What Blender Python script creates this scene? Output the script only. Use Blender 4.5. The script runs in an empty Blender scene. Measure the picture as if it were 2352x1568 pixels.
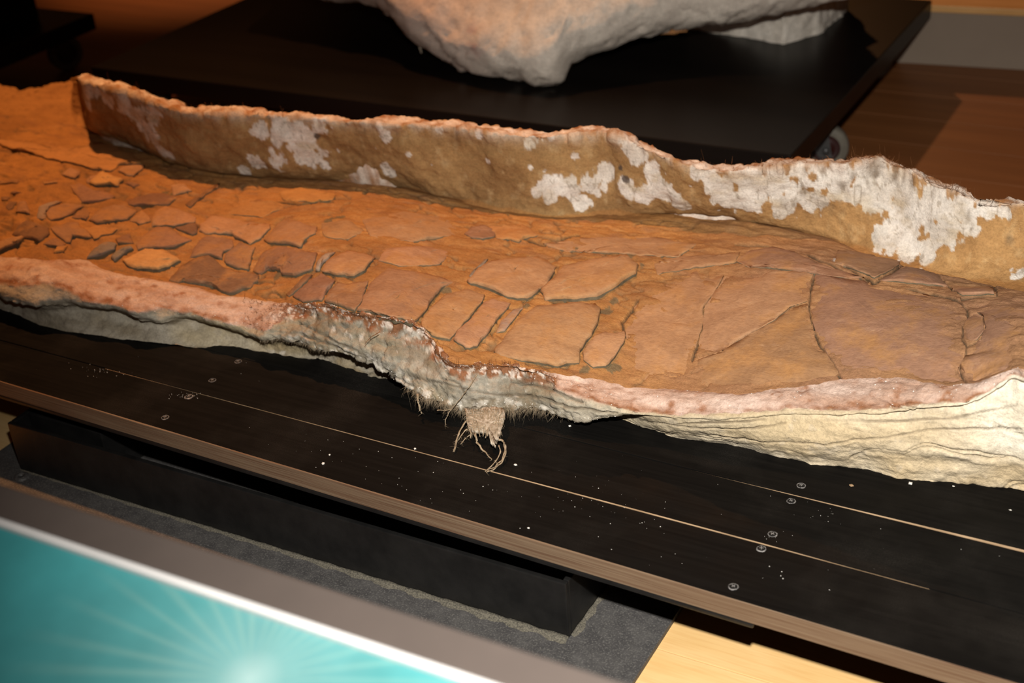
import bpy, bmesh, math, random
import numpy as np
from mathutils import Vector, Matrix
from mathutils.bvhtree import BVHTree

random.seed(7)
rng = np.random.default_rng(7)
SC = bpy.context.scene
COL = SC.collection

# ------------------------------------------------------------------ camera
IW, IH, FPX = 2352.0, 1568.0, 3214.0
_y, _p, _r = (math.radians(a) for a in (-30.8, 29.3, -4.58))
CAM = np.array([0.0, 0.0, 0.90])
FW = np.array([math.sin(_y)*math.cos(_p), math.cos(_y)*math.cos(_p), -math.sin(_p)])
_rt = np.array([math.cos(_y), -math.sin(_y), 0.0]); _up = np.cross(_rt, FW)
RT = math.cos(_r)*_rt + math.sin(_r)*_up
UP = -math.sin(_r)*_rt + math.cos(_r)*_up
cd = bpy.data.cameras.new('camera'); cam = bpy.data.objects.new('camera', cd); COL.objects.link(cam)
cd.sensor_width = 36.0; cd.lens = FPX/IW*36.0; cd.clip_start = 0.02; cd.clip_end = 60
mw = Matrix.Identity(4)
for i in range(3):
    mw[i][0] = RT[i]; mw[i][1] = UP[i]; mw[i][2] = -FW[i]; mw[i][3] = CAM[i]
cam.matrix_world = mw
cd.dof.use_dof = True; cd.dof.focus_distance = 1.40; cd.dof.aperture_fstop = 5.6
SC.camera = cam

# ------------------------------------------------------------------ light and exposure
w = bpy.data.worlds.new('world'); SC.world = w; w.use_nodes = True
w.node_tree.nodes['Background'].inputs[0].default_value = (1.0, 0.34, 0.11, 1)
w.node_tree.nodes['Background'].inputs[1].default_value = 0.030
SC.view_settings.view_transform = 'Standard'; SC.view_settings.look = 'None'
SC.view_settings.gamma = 1.0; SC.view_settings.use_curve_mapping = False
SC.view_settings.exposure = 0.0

def aim(o, target):
    d = Vector(target) - o.location
    o.rotation_euler = d.to_track_quat('-Z', 'Y').to_euler()

# hot-shoe flash of the camera
ld = bpy.data.lights.new('camera_flash', 'SPOT'); fl = bpy.data.objects.new('camera_flash', ld); COL.objects.link(fl)
fl.location = Vector(CAM) + Vector(UP)*0.17 + Vector(RT)*0.02
ld.energy = 158; ld.color = (1.0, 0.95, 0.88); ld.shadow_soft_size = 0.018
ld.spot_size = math.radians(75); ld.spot_blend = 1.0
aim(fl, (-0.30, 1.05, 0.10))
# gallery spotlight, tungsten, hung behind and left of the specimen
ld2 = bpy.data.lights.new('gallery_spotlight', 'SPOT'); sp = bpy.data.objects.new('gallery_spotlight', ld2); COL.objects.link(sp)
sp.location = (-1.68, 1.77, 3.1)
ld2.energy = 395; ld2.color = (1.0, 0.45, 0.17); ld2.shadow_soft_size = 0.05
ld2.spot_size = math.radians(41); ld2.spot_blend = 1.0
aim(sp, (-1.32, 1.38, 0.18))

# two more tungsten gallery spots over the floor behind
for nm, loc, tgt, en, sz in (('gallery_spotlight_far', (-2.6, 5.6, 2.7), (-0.45, 2.42, 0.0), 330, 26), ('gallery_spotlight_corner', (-3.2, 4.2, 3.0), (-2.55, 2.95, 0.0), 420, 20)):
    l3 = bpy.data.lights.new(nm, 'SPOT'); o3 = bpy.data.objects.new(nm, l3); COL.objects.link(o3); o3.location = loc
    l3.energy = en; l3.color = (1.0, 0.44, 0.16); l3.shadow_soft_size = 0.05; l3.spot_size = math.radians(sz); l3.spot_blend = 0.8
    aim(o3, tgt)

# ------------------------------------------------------------------ helpers
def ray(u, v):
    return ((u-IW/2)*RT - (v-IH/2)*UP)/FPX + FW
def onz(u, v, z):
    d = ray(u, v); return CAM + d*((z-CAM[2])/d[2])
def ony(u, v, y):
    d = ray(u, v); return CAM + d*((y-CAM[1])/d[1])
def onz_many(u, v, z):
    u = np.asarray(u, float); v = np.asarray(v, float); z = np.asarray(z, float)
    d = ((u-IW/2)[:, None]*RT - (v-IH/2)[:, None]*UP)/FPX + FW
    return CAM + d*((z-CAM[2])/d[:, 2])[:, None]

def _hash(ix, iy, iz, seed):
    h = (ix.astype(np.uint32)*np.uint32(374761393) + iy.astype(np.uint32)*np.uint32(668265263)
         + iz.astype(np.uint32)*np.uint32(2246822519) + np.uint32((seed*3266489917) & 0xffffffff))
    h = (h ^ (h >> np.uint32(13)))*np.uint32(1274126177)
    h = h ^ (h >> np.uint32(16))
    return h.astype(np.float64)/4294967295.0
def vnoise(p, freq, seed=0):
    q = np.asarray(p, float)*freq + 1000.0
    i = np.floor(q); f = q-i; f = f*f*f*(f*(f*6-15)+10); i = i.astype(np.int64)
    r = 0.0
    for dx in (0, 1):
        wx = f[:, 0] if dx else 1-f[:, 0]
        for dy in (0, 1):
            wy = f[:, 1] if dy else 1-f[:, 1]
            for dz in (0, 1):
                wz = f[:, 2] if dz else 1-f[:, 2]
                r = r + wx*wy*wz*_hash(i[:, 0]+dx, i[:, 1]+dy, i[:, 2]+dz, seed)
    return r*2-1
def fbm(p, freq, octv=4, seed=0, gain=0.5):
    a, s, t = 1.0, 0.0, 0.0
    for k in range(octv):
        s = s + a*vnoise(p, freq*2**k, seed+k*17); t += a; a *= gain
    return s/t*1.4
def n1(s, freq, seed=0, octv=3):
    p = np.stack([np.asarray(s, float), np.zeros(len(s)), np.zeros(len(s))], 1)
    return fbm(p, freq, octv, seed)
def sstep(a, b, x):
    t = np.clip((x-a)/(b-a), 0, 1); return t*t*(3-2*t)

def mesh_obj(name, verts, faces, mats, parent=None, smooth=True, midx=None):
    me = bpy.data.meshes.new(name)
    me.from_pydata([tuple(map(float, v)) for v in verts], [], faces)
    for m in (mats if isinstance(mats, (list, tuple)) else [mats]): me.materials.append(m)
    me.polygons.foreach_set('use_smooth', [smooth]*len(me.polygons))
    if midx is not None: me.polygons.foreach_set('material_index', midx)
    me.update()
    o = bpy.data.objects.new(name, me); COL.objects.link(o)
    if parent: o.parent = parent
    return o
def grid_obj(name, G, mat, parent=None, cols=None):
    """G: rows x columns x 3"""
    nr, nc = G.shape[:2]
    me = bpy.data.meshes.new(name)
    me.vertices.add(nr*nc); me.vertices.foreach_set('co', G.reshape(-1).astype(np.float32))
    a = (np.arange(nr-1)[:, None]*nc + np.arange(nc-1)[None, :]).reshape(-1)
    q = np.stack([a, a+nc, a+nc+1, a+1], 1).reshape(-1)
    n = len(a)
    me.loops.add(n*4); me.loops.foreach_set('vertex_index', q.astype(np.int32))
    me.polygons.add(n); me.polygons.foreach_set('loop_start', (np.arange(n)*4).astype(np.int32))
    me.polygons.foreach_set('use_smooth', np.ones(n, bool))
    me.update(calc_edges=True); me.validate()
    if cols is not None:
        at = me.attributes.new('stone', 'FLOAT_COLOR', 'POINT')
        c4 = np.concatenate([cols.reshape(-1, 3), np.ones((nr*nc, 1))], 1)
        at.data.foreach_set('color', c4.reshape(-1).astype(np.float32))
    me.materials.append(mat)
    o = bpy.data.objects.new(name, me); COL.objects.link(o)
    if parent: o.parent = parent
    return o
def empty(name, loc=(0, 0, 0), rz=0):
    o = bpy.data.objects.new(name, None); o.empty_display_size = 0.05; COL.objects.link(o)
    o.location = loc; o.rotation_euler = (0, 0, rz); return o
def tag(o, label=None, cat=None, group=None, kind=None):
    if label: o['label'] = label
    if cat: o['category'] = cat
    if group: o['group'] = group
    if kind: o['kind'] = kind
    return o
def adopt(o, parent):
    """parent without moving (parents here carry plain location only)"""
    o.parent = parent; o.matrix_parent_inverse = Matrix.Translation(-Vector(parent.location))
    return o

class MB:
    def __init__(s): s.v = []; s.f = []
    def add(s, vs, fs):
        b = len(s.v); s.v += [tuple(map(float, p)) for p in vs]; s.f += [tuple(i+b for i in f) for f in fs]
    def box(s, x0, x1, y0, y1, z0, z1):
        s.add([(x0, y0, z0), (x1, y0, z0), (x1, y1, z0), (x0, y1, z0), (x0, y0, z1), (x1, y0, z1), (x1, y1, z1), (x0, y1, z1)],
              [(0, 3, 2, 1), (4, 5, 6, 7), (0, 1, 5, 4), (1, 2, 6, 5), (2, 3, 7, 6), (3, 0, 4, 7)])
    def prism(s, pts, z0, z1):
        n = len(pts)
        s.add([(x, y, z0) for x, y in pts]+[(x, y, z1) for x, y in pts],
              [tuple(range(n-1, -1, -1)), tuple(range(n, 2*n))]+[(i, (i+1) % n, n+(i+1) % n, n+i) for i in range(n)])
    def tube(s, pts, rad, n=6):
        pts = [Vector(p) for p in pts]; rings = []
        for i, p in enumerate(pts):
            d = (pts[min(i+1, len(pts)-1)] - pts[max(i-1, 0)]).normalized()
            a = d.orthogonal().normalized(); b = d.cross(a)
            r = rad[i] if isinstance(rad, (list, tuple)) else rad
            rings.append([p + a*(r*math.cos(2*math.pi*k/n)) + b*(r*math.sin(2*math.pi*k/n)) for k in range(n)])
        vs = [q for r_ in rings for q in r_]; fs = []
        for i in range(len(pts)-1):
            for k in range(n):
                fs.append((i*n+k, i*n+(k+1) % n, (i+1)*n+(k+1) % n, (i+1)*n+k))
        fs.append(tuple(range(n-1, -1, -1))); fs.append(tuple((len(pts)-1)*n+k for k in range(n)))
        s.add(vs, fs)
    def lathe(s, prof, n=32, M=Matrix.Identity(4)):
        """prof: (radius, height) along local z"""
        vs = [M @ Vector((r*math.cos(2*math.pi*k/n), r*math.sin(2*math.pi*k/n), h)) for r, h in prof for k in range(n)]
        fs = []
        m = len(prof)
        for i in range(m-1):
            for k in range(n):
                fs.append((i*n+k, i*n+(k+1) % n, (i+1)*n+(k+1) % n, (i+1)*n+k))
        s.add(vs, fs)
    def build(s, name, mat, parent=None, smooth=False, bevel=0.0):
        o = mesh_obj(name, s.v, s.f, mat, None, smooth)
        bm = bmesh.new(); bm.from_mesh(o.data)
        bmesh.ops.recalc_face_normals(bm, faces=bm.faces[:])
        if bevel:
            bmesh.ops.bevel(bm, geom=[e for e in bm.edges if len(e.link_faces) == 2 and e.calc_face_angle(0) > 0.6], offset=bevel, segments=2, affect='EDGES', profile=0.6)
        bm.to_mesh(o.data); bm.free()
        if parent: adopt(o, parent)
        return o

# ------------------------------------------------------------------ materials
class NT:
    def __init__(s, name, rough=0.7, spec=0.3):
        s.m = bpy.data.materials.new(name); s.m.use_nodes = True
        s.t = s.m.node_tree; s.b = s.t.nodes['Principled BSDF']
        s.b.inputs['Roughness'].default_value = rough; s.b.inputs['Specular IOR Level'].default_value = spec
    def n(s, typ, **kw):
        nd = s.t.nodes.new(typ)
        for k, v in kw.items(): setattr(nd, k, v)
        return nd
    def l(s, a, b): s.t.links.new(a, b)
    def coord(s, scale=(1, 1, 1), kind='Object', loc=(0, 0, 0)):
        tc = s.n('ShaderNodeTexCoord'); mp = s.n('ShaderNodeMapping')
        mp.inputs['Scale'].default_value = scale; mp.inputs['Location'].default_value = loc
        s.l(tc.outputs[kind], mp.inputs[0]); return mp.outputs[0]
    def noise(s, vec, scale, detail=4, rough=0.55, dist=0.0):
        nd = s.n('ShaderNodeTexNoise'); nd.inputs['Scale'].default_value = scale
        nd.inputs['Detail'].default_value = detail; nd.inputs['Roughness'].default_value = rough
        nd.inputs['Distortion'].default_value = dist
        s.l(vec, nd.inputs['Vector']); return nd.outputs['Fac']
    def ramp(s, fac, stops):
        r = s.n('ShaderNodeValToRGB'); e = r.color_ramp.elements
        while len(e) < len(stops): e.new(0.5)
        for k, (p, c) in enumerate(stops):
            e[k].position = p; e[k].color = (c, c, c, 1) if isinstance(c, (int, float)) else (*c, 1)
        s.l(fac, r.inputs[0]); return r.outputs[0]
    def mix(s, fac, a, b, mode='MIX'):
        m = s.n('ShaderNodeMix', data_type='RGBA', blend_type=mode)
        for sock, val in ((m.inputs['Factor'], fac), (m.inputs['A'], a), (m.inputs['B'], b)):
            if hasattr(val, 'links') or hasattr(val, 'is_linked'): s.l(val, sock)
            elif isinstance(val, (int, float)): sock.default_value = val
            else: sock.default_value = (*val, 1)
        return m.outputs['Result']
    def math(s, op, a, b=0.0):
        m = s.n('ShaderNodeMath', operation=op)
        for k, val in enumerate((a, b)):
            if hasattr(val, 'is_linked'): s.l(val, m.inputs[k])
            else: m.inputs[k].default_value = val
        return m.outputs[0]
    def bump(s, h, strength=0.5, dist=0.002):
        b = s.n('ShaderNodeBump'); b.inputs['Strength'].default_value = strength; b.inputs['Distance'].default_value = dist
        s.l(h, b.inputs['Height']); s.l(b.outputs[0], s.b.inputs['Normal'])
    def col(s, c):
        if hasattr(c, 'is_linked'): s.l(c, s.b.inputs['Base Color'])
        else: s.b.inputs['Base Color'].default_value = (*c, 1)
    def rough(s, c): s.l(c, s.b.inputs['Roughness'])

def mat_stone():
    """plaster, burlap and matrix: colour layers laid down on the mesh, fine speckle and relief from noise"""
    k = NT('jacket_plaster', 0.92, 0.12)
    at = k.n('ShaderNodeAttribute', attribute_name='stone')
    v = k.coord()
    sp = k.ramp(k.noise(v, 420, 5, 0.65), [(0.25, 0.72), (0.5, 1.0), (0.75, 1.16)])
    st = k.coord((0.7, 1.2, 1.2))
    sp2 = k.ramp(k.noise(st, 130, 5, 0.65), [(0.3, 0.84), (0.7, 1.1)])
    c = k.mix(1.0, at.outputs['Color'], sp, 'MULTIPLY')
    k.col(k.mix(1.0, c, sp2, 'MULTIPLY'))
    h = k.math('ADD', k.noise(v, 700, 4, 0.6), k.math('MULTIPLY', k.noise(st, 190, 3), 1.5))
    k.bump(h, 0.55, 0.0016)
    return k.m
def mat_bone(name='fossil_surface'):
    k = NT(name, 0.85, 0.18)
    oi = k.n('ShaderNodeObjectInfo')
    st = k.coord((0.5, 1.2, 1.0)); v = k.coord()
    a = k.ramp(k.noise(st, 300, 6, 0.72), [(0.28, (0.80, 0.76, 0.73)), (0.5, (1, 1, 1)), (0.72, (1.14, 1.12, 1.08))])
    b = k.ramp(k.noise(v, 40, 6, 0.7), [(0.3, (0.80, 0.78, 0.78)), (0.52, (1, 1, 1)), (0.75, (1.14, 1.08, 0.94))])
    c = k.mix(1.0, k.mix(1.0, oi.outputs['Color'], a, 'MULTIPLY'), b, 'MULTIPLY')
    coat = k.ramp(k.noise(v, 19, 5, 0.65), [(0.50, 0.0), (0.66, 0.75)])
    c = k.mix(coat, c, k.mix(1.0, (0.37, 0.19, 0.070), a, 'MULTIPLY'))
    pale = k.ramp(k.noise(st, 95, 5, 0.7), [(0.60, 0.0), (0.74, 0.45)])
    c = k.mix(pale, c, (0.44, 0.28, 0.165))
    stain = k.ramp(k.noise(v, 85, 5, 0.7), [(0.64, 0.0), (0.76, 0.55)])
    k.col(k.mix(stain, c, (0.17, 0.085, 0.04)))
    k.bump(k.math('ADD', k.noise(st, 520, 5, 0.65), k.math('MULTIPLY', k.noise(v, 120, 5), 1.6)), 0.5, 0.0014)
    return k.m
def mat_noise(name, c1, c2, scale=30, rough=0.6, spec=0.3, bump=0.0, stretch=(1, 1, 1), bscale=300):
    k = NT(name, rough, spec); v = k.coord(stretch)
    k.col(k.mix(k.ramp(k.noise(v, scale, 5), [(0.3, 0.0), (0.7, 1.0)]), c1, c2))
    if bump: k.bump(k.noise(v, bscale, 4), bump, 0.001)
    return k.m
def mat_blackboard():
    k = NT('black_stained_wood', 0.5, 0.045)
    v = k.coord(); g = k.coord((0.05, 1.0, 1.0))
    base = k.mix(k.ramp(k.noise(g, 220, 5), [(0.3, 0.0), (0.7, 1.0)]), (0.0034, 0.0032, 0.0030), (0.0062, 0.0056, 0.0050))
    dust = k.ramp(k.noise(v, 7, 4, 0.6), [(0.50, 0.0), (0.80, 0.5)])
    fine = k.ramp(k.noise(v, 900, 2), [(0.45, 0.3), (0.7, 1.0)])
    k.col(k.mix(k.math('MULTIPLY', dust, fine), base, (0.045, 0.040, 0.034)))
    k.rough(k.ramp(k.noise(v, 25, 4), [(0.3, 0.42), (0.7, 0.58)]))
    k.bump(k.noise(g, 500, 3), 0.12, 0.0006)
    return k.m
def mat_ply():
    k = NT('stained_plywood_edge', 0.6, 0.3)
    v = k.coord((0.6, 6, 130)); f = k.coord((0.04, 1, 1))
    a = k.noise(v, 9, 3, 0.5, 0.3); b = k.noise(f, 300, 4)
    c = k.mix(k.ramp(a, [(0.35, 0.0), (0.65, 1.0)]), (0.085, 0.040, 0.021), (0.165, 0.115, 0.074))
    k.col(k.mix(k.ramp(b, [(0.3, 0.0), (0.8, 0.5)]), c, (0.21, 0.15, 0.095)))
    k.bump(a, 0.3, 0.001); return k.m
def mat_floor():
    k = NT('maple_planks', 0.34, 0.4)
    oi = k.n('ShaderNodeObjectInfo')
    v = k.coord((0.5, 3.0, 3.0)); g = k.coord((0.6, 10.0, 1.0))
    wv = k.noise(v, 5, 4, 0.55, 1.2)
    c = k.mix(k.ramp(wv, [(0.3, 0.0), (0.7, 1.0)]), (0.62, 0.40, 0.165), (0.72, 0.50, 0.245))
    c = k.mix(k.ramp(k.noise(g, 28, 4), [(0.45, 0.0), (0.75, 0.35)]), c, (0.50, 0.25, 0.075))
    r = k.ramp(oi.outputs['Random'], [(0.0, 0.86), (1.0, 1.08)])
    k.col(k.mix(1.0, c, r, 'MULTIPLY')); return k.m
def mat_dusty_steel():
    k = NT('dusty_black_steel', 0.55, 0.35); v = k.coord()
    d = k.ramp(k.noise(v, 55, 6, 0.7), [(0.40, 0.0), (0.62, 0.55), (0.8, 1.0)])
    fs_ = k.ramp(k.noise(v, 520, 3), [(0.5, 0.0), (0.72, 1.0)])
    k.col(k.mix(fs_, k.mix(d, (0.048, 0.046, 0.046), (0.095, 0.091, 0.087)), (0.125, 0.12, 0.112)))
    k.bump(k.noise(v, 600, 3), 0.3, 0.0005); return k.m
def mat_graphic():
    """printed teal panel with a burst of pale rays round a point on the sheet"""
    k = NT('teal_print', 0.5, 0.25)
    tc = k.n('ShaderNodeTexCoord'); sx = k.n('ShaderNodeSeparateXYZ'); k.l(tc.outputs['Object'], sx.inputs[0])
    x, y = sx.outputs[0], sx.outputs[1]
    r = k.math('SQRT', k.math('ADD', k.math('MULTIPLY', x, x), k.math('MULTIPLY', y, y)))
    ang = k.math('ARCTAN2', y, x)
    cb = k.n('ShaderNodeCombineXYZ'); k.l(k.math('COSINE', ang), cb.inputs[0]); k.l(k.math('SINE', ang), cb.inputs[1])
    ns = k.noise(cb.outputs[0], 4.0, 2)
    wav = k.math('SINE', k.math('ADD', k.math('MULTIPLY', ang, 34.0), k.math('MULTIPLY', ns, 6.0)))
    rays = k.ramp(wav, [(0.35, 0.0), (0.95, 1.0)])
    fade = k.ramp(k.math('MULTIPLY', r, 4.0), [(0.0, 0.5), (0.30, 0.30), (0.6, 0.0)])
    base = k.ramp(k.math('MULTIPLY', r, 2.6), [(0.0, (0.24, 0.36, 0.36)), (0.05, (0.115, 0.26, 0.265)), (0.18, (0.055, 0.20, 0.205)), (0.40, (0.040, 0.215, 0.228)), (0.7, (0.032, 0.215, 0.232)), (1.0, (0.026, 0.195, 0.215))])
    mott = k.ramp(k.noise(tc.outputs['Object'], 14, 4), [(0.3, 0.85), (0.7, 1.1)])
    c = k.mix(k.math('MULTIPLY', rays, fade), k.mix(1.0, base, mott, 'MULTIPLY'), (0.16, 0.29, 0.26))
    k.col(c); return k.m

M_STONE = mat_stone(); M_BONE = mat_bone()
M_BSIDE = mat_noise('grey_matrix_break', (0.085, 0.070, 0.045), (0.16, 0.125, 0.078), 120, 0.9, 0.1, 0.5)
M_BOARD = mat_blackboard(); M_PLY = mat_ply(); M_FLOOR = mat_floor()
M_FLOOR2 = mat_noise('dimmed_far_planks', (0.15, 0.055, 0.018), (0.21, 0.080, 0.026), 9, 0.42, 0.25, 0.0, (0.25, 3, 1))  # far planks: weaker flash light there is put into a darker colour
M_STEEL = mat_dusty_steel()
M_BLKSTEEL = mat_noise('black_painted_steel', (0.0055, 0.0055, 0.0055), (0.012, 0.0115, 0.011), 40, 0.42, 0.3, 0.15)
M_BAREWOOD = mat_noise('bare_wood_edge', (0.20, 0.13, 0.07), (0.36, 0.25, 0.15), 300, 0.7, 0.2, 0.2, (0.1, 1, 1))
M_SCREW = mat_noise('worn_screw_head', (0.006, 0.006, 0.006), (0.012, 0.0115, 0.011), 500, 0.5, 0.1)
M_SCRATCH = mat_noise('scratched_rim', (0.02, 0.02, 0.02), (0.26, 0.25, 0.24), 420, 0.5, 0.3)
M_SLOT = mat_noise('bare_steel', (0.12, 0.12, 0.12), (0.30, 0.30, 0.29), 700, 0.35, 0.6)
M_CRUMB = mat_noise('white_plaster_crumb', (0.55, 0.53, 0.48), (0.75, 0.73, 0.68), 300, 0.9, 0.1, 0.4)
M_BURLAP = mat_noise('burlap_fibre', (0.15, 0.112, 0.07), (0.36, 0.29, 0.20), 260, 0.9, 0.1)
M_RUSTFIB = mat_noise('brown_hair_fibre', (0.10, 0.04, 0.015), (0.26, 0.12, 0.05), 200, 0.9, 0.1)
M_FRAME = mat_noise('taupe_metal_frame', (0.060, 0.048, 0.042), (0.068, 0.054, 0.047), 20, 0.5, 0.3)
M_LIP = mat_noise('lip_highlight', (0.48, 0.475, 0.47), (0.54, 0.535, 0.53), 20, 0.35, 0.5)  # flash highlight on the frame's inner bevel, painted into the lip colour
M_GRAPH = mat_graphic()
M_GLOSSBLK = mat_noise('glossy_black_deck', (0.004, 0.0033, 0.003), (0.008, 0.0065, 0.0055), 12, 0.33, 0.14, 0.03, (0.1, 1, 1))
M_PLINTH = mat_noise('greige_paint', (0.21, 0.165, 0.125), (0.24, 0.19, 0.145), 6, 0.8, 0.2)
M_TRIM = mat_noise('oak_trim', (0.50, 0.27, 0.09), (0.62, 0.36, 0.14), 40, 0.5, 0.3, 0, (0.2, 1, 1))
M_DARK = mat_noise('dark_wall_paint', (0.006, 0.007, 0.010), (0.010, 0.011, 0.015), 6, 0.9, 0.1)
M_TYRE = mat_noise('pale_rubber_tyre', (0.090, 0.082, 0.065), (0.125, 0.115, 0.092), 60, 0.5, 0.3)
M_RED = mat_noise('dark_red_hub', (0.016, 0.003, 0.003), (0.024, 0.005, 0.004), 60, 0.45, 0.4)
M_ZINC = mat_noise('zinc_fork', (0.025, 0.025, 0.025), (0.04, 0.04, 0.04), 60, 0.4, 0.5)
M_SEALANT = mat_noise('dusty_weld_bead', (0.05, 0.047, 0.040), (0.17, 0.155, 0.12), 600, 0.9, 0.1, 0.6)

# ------------------------------------------------------------------ floor, plinth, wall
floor = MB(); floor.box(-5.5, 3.0, -1.2, 7.3, -0.06, -0.022)
FLOOR = floor.build('floor', mat_noise('subfloor', (0.05, 0.03, 0.015), (0.07, 0.04, 0.02), 5), None)
tag(FLOOR, 'orange-brown maple plank floor under the display platforms', kind='structure')
PWID = 0.118; y0 = 0.914 - PWID*16
pcache = {}
for j in range(44):
    ya = y0 + j*PWID
    if ya > 4.2: break
    off = (j*0.77) % 1.9
    x = -5.4 - off
    while x < 2.9:
        L = 1.9
        xa, xb = max(x, -5.45), min(x+L, 2.95)
        if xb - xa > 0.05:
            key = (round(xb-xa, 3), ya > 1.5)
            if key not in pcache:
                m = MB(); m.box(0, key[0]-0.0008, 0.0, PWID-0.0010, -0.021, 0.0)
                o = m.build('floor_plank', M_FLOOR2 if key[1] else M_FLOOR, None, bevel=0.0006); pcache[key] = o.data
            else:
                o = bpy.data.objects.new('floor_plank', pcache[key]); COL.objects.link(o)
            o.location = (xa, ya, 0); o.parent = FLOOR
        x += L

pl = MB(); pl.box(-0.45, 2.2, 0.0, 0.10, 0.0, 0.103)
PLINTH = pl.build('baseboard_back', M_PLINTH, None, bevel=0.002)
PLINTH.location = (-0.545, 2.617, 0); PLINTH.rotation_euler = (0, 0, 0.10)
tag(PLINTH, 'low greige plinth face along the far edge of the wooden floor', kind='structure')
pt = MB(); pt.box(-0.45, 2.2, -0.006, 0.10, 0.1031, 0.116)
PT = pt.build('trim_cap', M_TRIM, None, bevel=0.002); PT.parent = PLINTH
wl = MB(); wl.box(-5.5, 3.0, 0, 0.1, 0.0, 3.6)
WALL = wl.build('wall_back', M_DARK, None); WALL.location = (0, 7.2, 0)
tag(WALL, 'unlit near-black wall behind the plinth', kind='structure')

# ------------------------------------------------------------------ front display platform
ZB = 0.12
def lineY(a, b): return lambda x: a[1] + (b[1]-a[1])*(x-a[0])/(b[0]-a[0])
EDGE = lineY((-1.2, 0.897), (-0.11, 0.869))
SEAM1 = lineY((-1.113, 0.966), (-0.103, 0.951))
SEAM2 = lineY((-1.10, 1.046), (-0.119, 1.032))
SEAM3 = lineY((-1.10, 1.128), (-0.135, 1.114))
SEAM4 = lineY((-1.10, 1.275), (-0.135, 1.262))
BACKE = lineY((-1.10, 1.44), (-0.135, 1.43))
XL, XR = -2.10, 0.55
PLAT = empty('display_platform', (-0.7, 1.15, 0.1))
tag(PLAT, 'long low black platform of screwed boards carrying the fossil jacket', 'platform')
def board(fa, fb, dz=(0, 0), gap=0.0006, nm='board'):
    m = MB(); n = 24; xs = [XL+(XR-XL)*i/n for i in range(n+1)]
    vs = []
    for x in xs:
        t = (x-XL)/(XR-XL); d = dz[0]*(1-t)+dz[1]*t
        for (f, g) in ((fa, gap), (fb, -gap)):
            y = f(x)+g
            vs += [(x, y, ZB-0.0195), (x, y, ZB+d)]
    fs = []
    for i in range(n):
        a = i*4; b = a+4
        fs += [(a+1, b+1, b+3, a+3), (a, a+2, b+2, b), (a, b, b+1, a+1), (a+2, a+3, b+3, b+2)]
    fs += [(0, 1, 3, 2), (n*4, n*4+2, n*4+3, n*4+1)]
    m.add(vs, fs)
    return m.build(nm, M_BOARD, PLAT, bevel=0.0004)
bA = board(EDGE, SEAM1, (0.0, 0.0)); bB = board(SEAM1, SEAM2, (0.0004, 0.0002)); bC = board(SEAM2, SEAM3, (-0.0006, 0.0018))
bD = board(SEAM3, SEAM4); bE = board(SEAM4, BACKE)
def strip(fy, prof, name, par, lab=None, zoff=0.0):
    """bare arris of the board behind a seam; prof: (x, exposed height)"""
    m = MB(); vs = []; fs = []
    for x, h in prof:
        y = fy(x)
        vs += [(x, y-0.0005, ZB-0.002), (x, y-0.0005, ZB+0.0002+0.3*h), (x, y-0.0003+1.2*h, ZB+h+0.0003+zoff), (x, y+0.0006+1.2*h, ZB-0.002)]
    for i in range(len(prof)-1):
        a = i*4
        for k in range(4): fs.append((a+k, a+(k+1) % 4, a+4+(k+1) % 4, a+4+k))
    fs += [(0, 3, 2, 1), tuple((len(prof)-1)*4+k for k in range(4))]
    m.add(vs, fs)
    o = m.build(name, M_BAREWOOD, None); o.parent = par
    if lab: o['label'] = lab
    return o
strip(SEAM1, [(-1.12, -0.0006), (-0.95, -0.0001), (-0.7, 0.0001), (-0.45, 0.0004), (-0.33, 0.0003), (-0.26, -0.0001), (-0.18, -0.0007)], 'bare_edge', bB, 'thin bare wood edge along the board seam', 0.0002)
strip(SEAM2, [(-0.46, -0.0007), (-0.36, -0.0001), (-0.28, 0.0003), (-0.16, 0.0010), (-0.05, 0.0012), (0.2, 0.0012)], 'bare_edge', bC, 'thin bare wood edge along the board seam', 0.0002)
# plywood front edge
m = MB(); n = 60; vs = []; fs = []
for i in range(n+1):
    x = XL+(XR-XL)*i/n; y = EDGE(x)
    vs += [(x, y-0.0012, ZB-0.0198), (x, y-0.0012+0.0004*math.sin(i*1.7), ZB-0.0006), (x, y+0.0003, ZB-0.0003), (x, y+0.0003, ZB-0.0198)]
for i in range(n):
    a = i*4
    for k in range(4): fs.append((a+k, a+(k+1) % 4, a+4+(k+1) % 4, a+4+k))
fs += [(0, 3, 2, 1), tuple(n*4+k for k in range(4))]
m.add(vs, fs)
o = m.build('plywood_edge', M_PLY, None); o.parent = bA
o['label'] = 'brown layered plywood front edge'
# steel strip under the front edge, bearers
m = MB(); m.prism([(-1.60, EDGE(-1.60)-0.0015), (-0.306, EDGE(-0.306)-0.0015), (-0.306, EDGE(-0.306)+0.03), (-1.60, EDGE(-1.60)+0.03)], 0.0945, 0.1000)
m.build('steel_strip', M_BLKSTEEL, PLAT, bevel=0.0018)
for x in (-1.14, -0.56):
    m = MB(); m.box(x-0.03, x+0.03, 1.0, 1.40, 0.0708, 0.1000); m.build('bearer', M_BLKSTEEL, PLAT)
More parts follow.
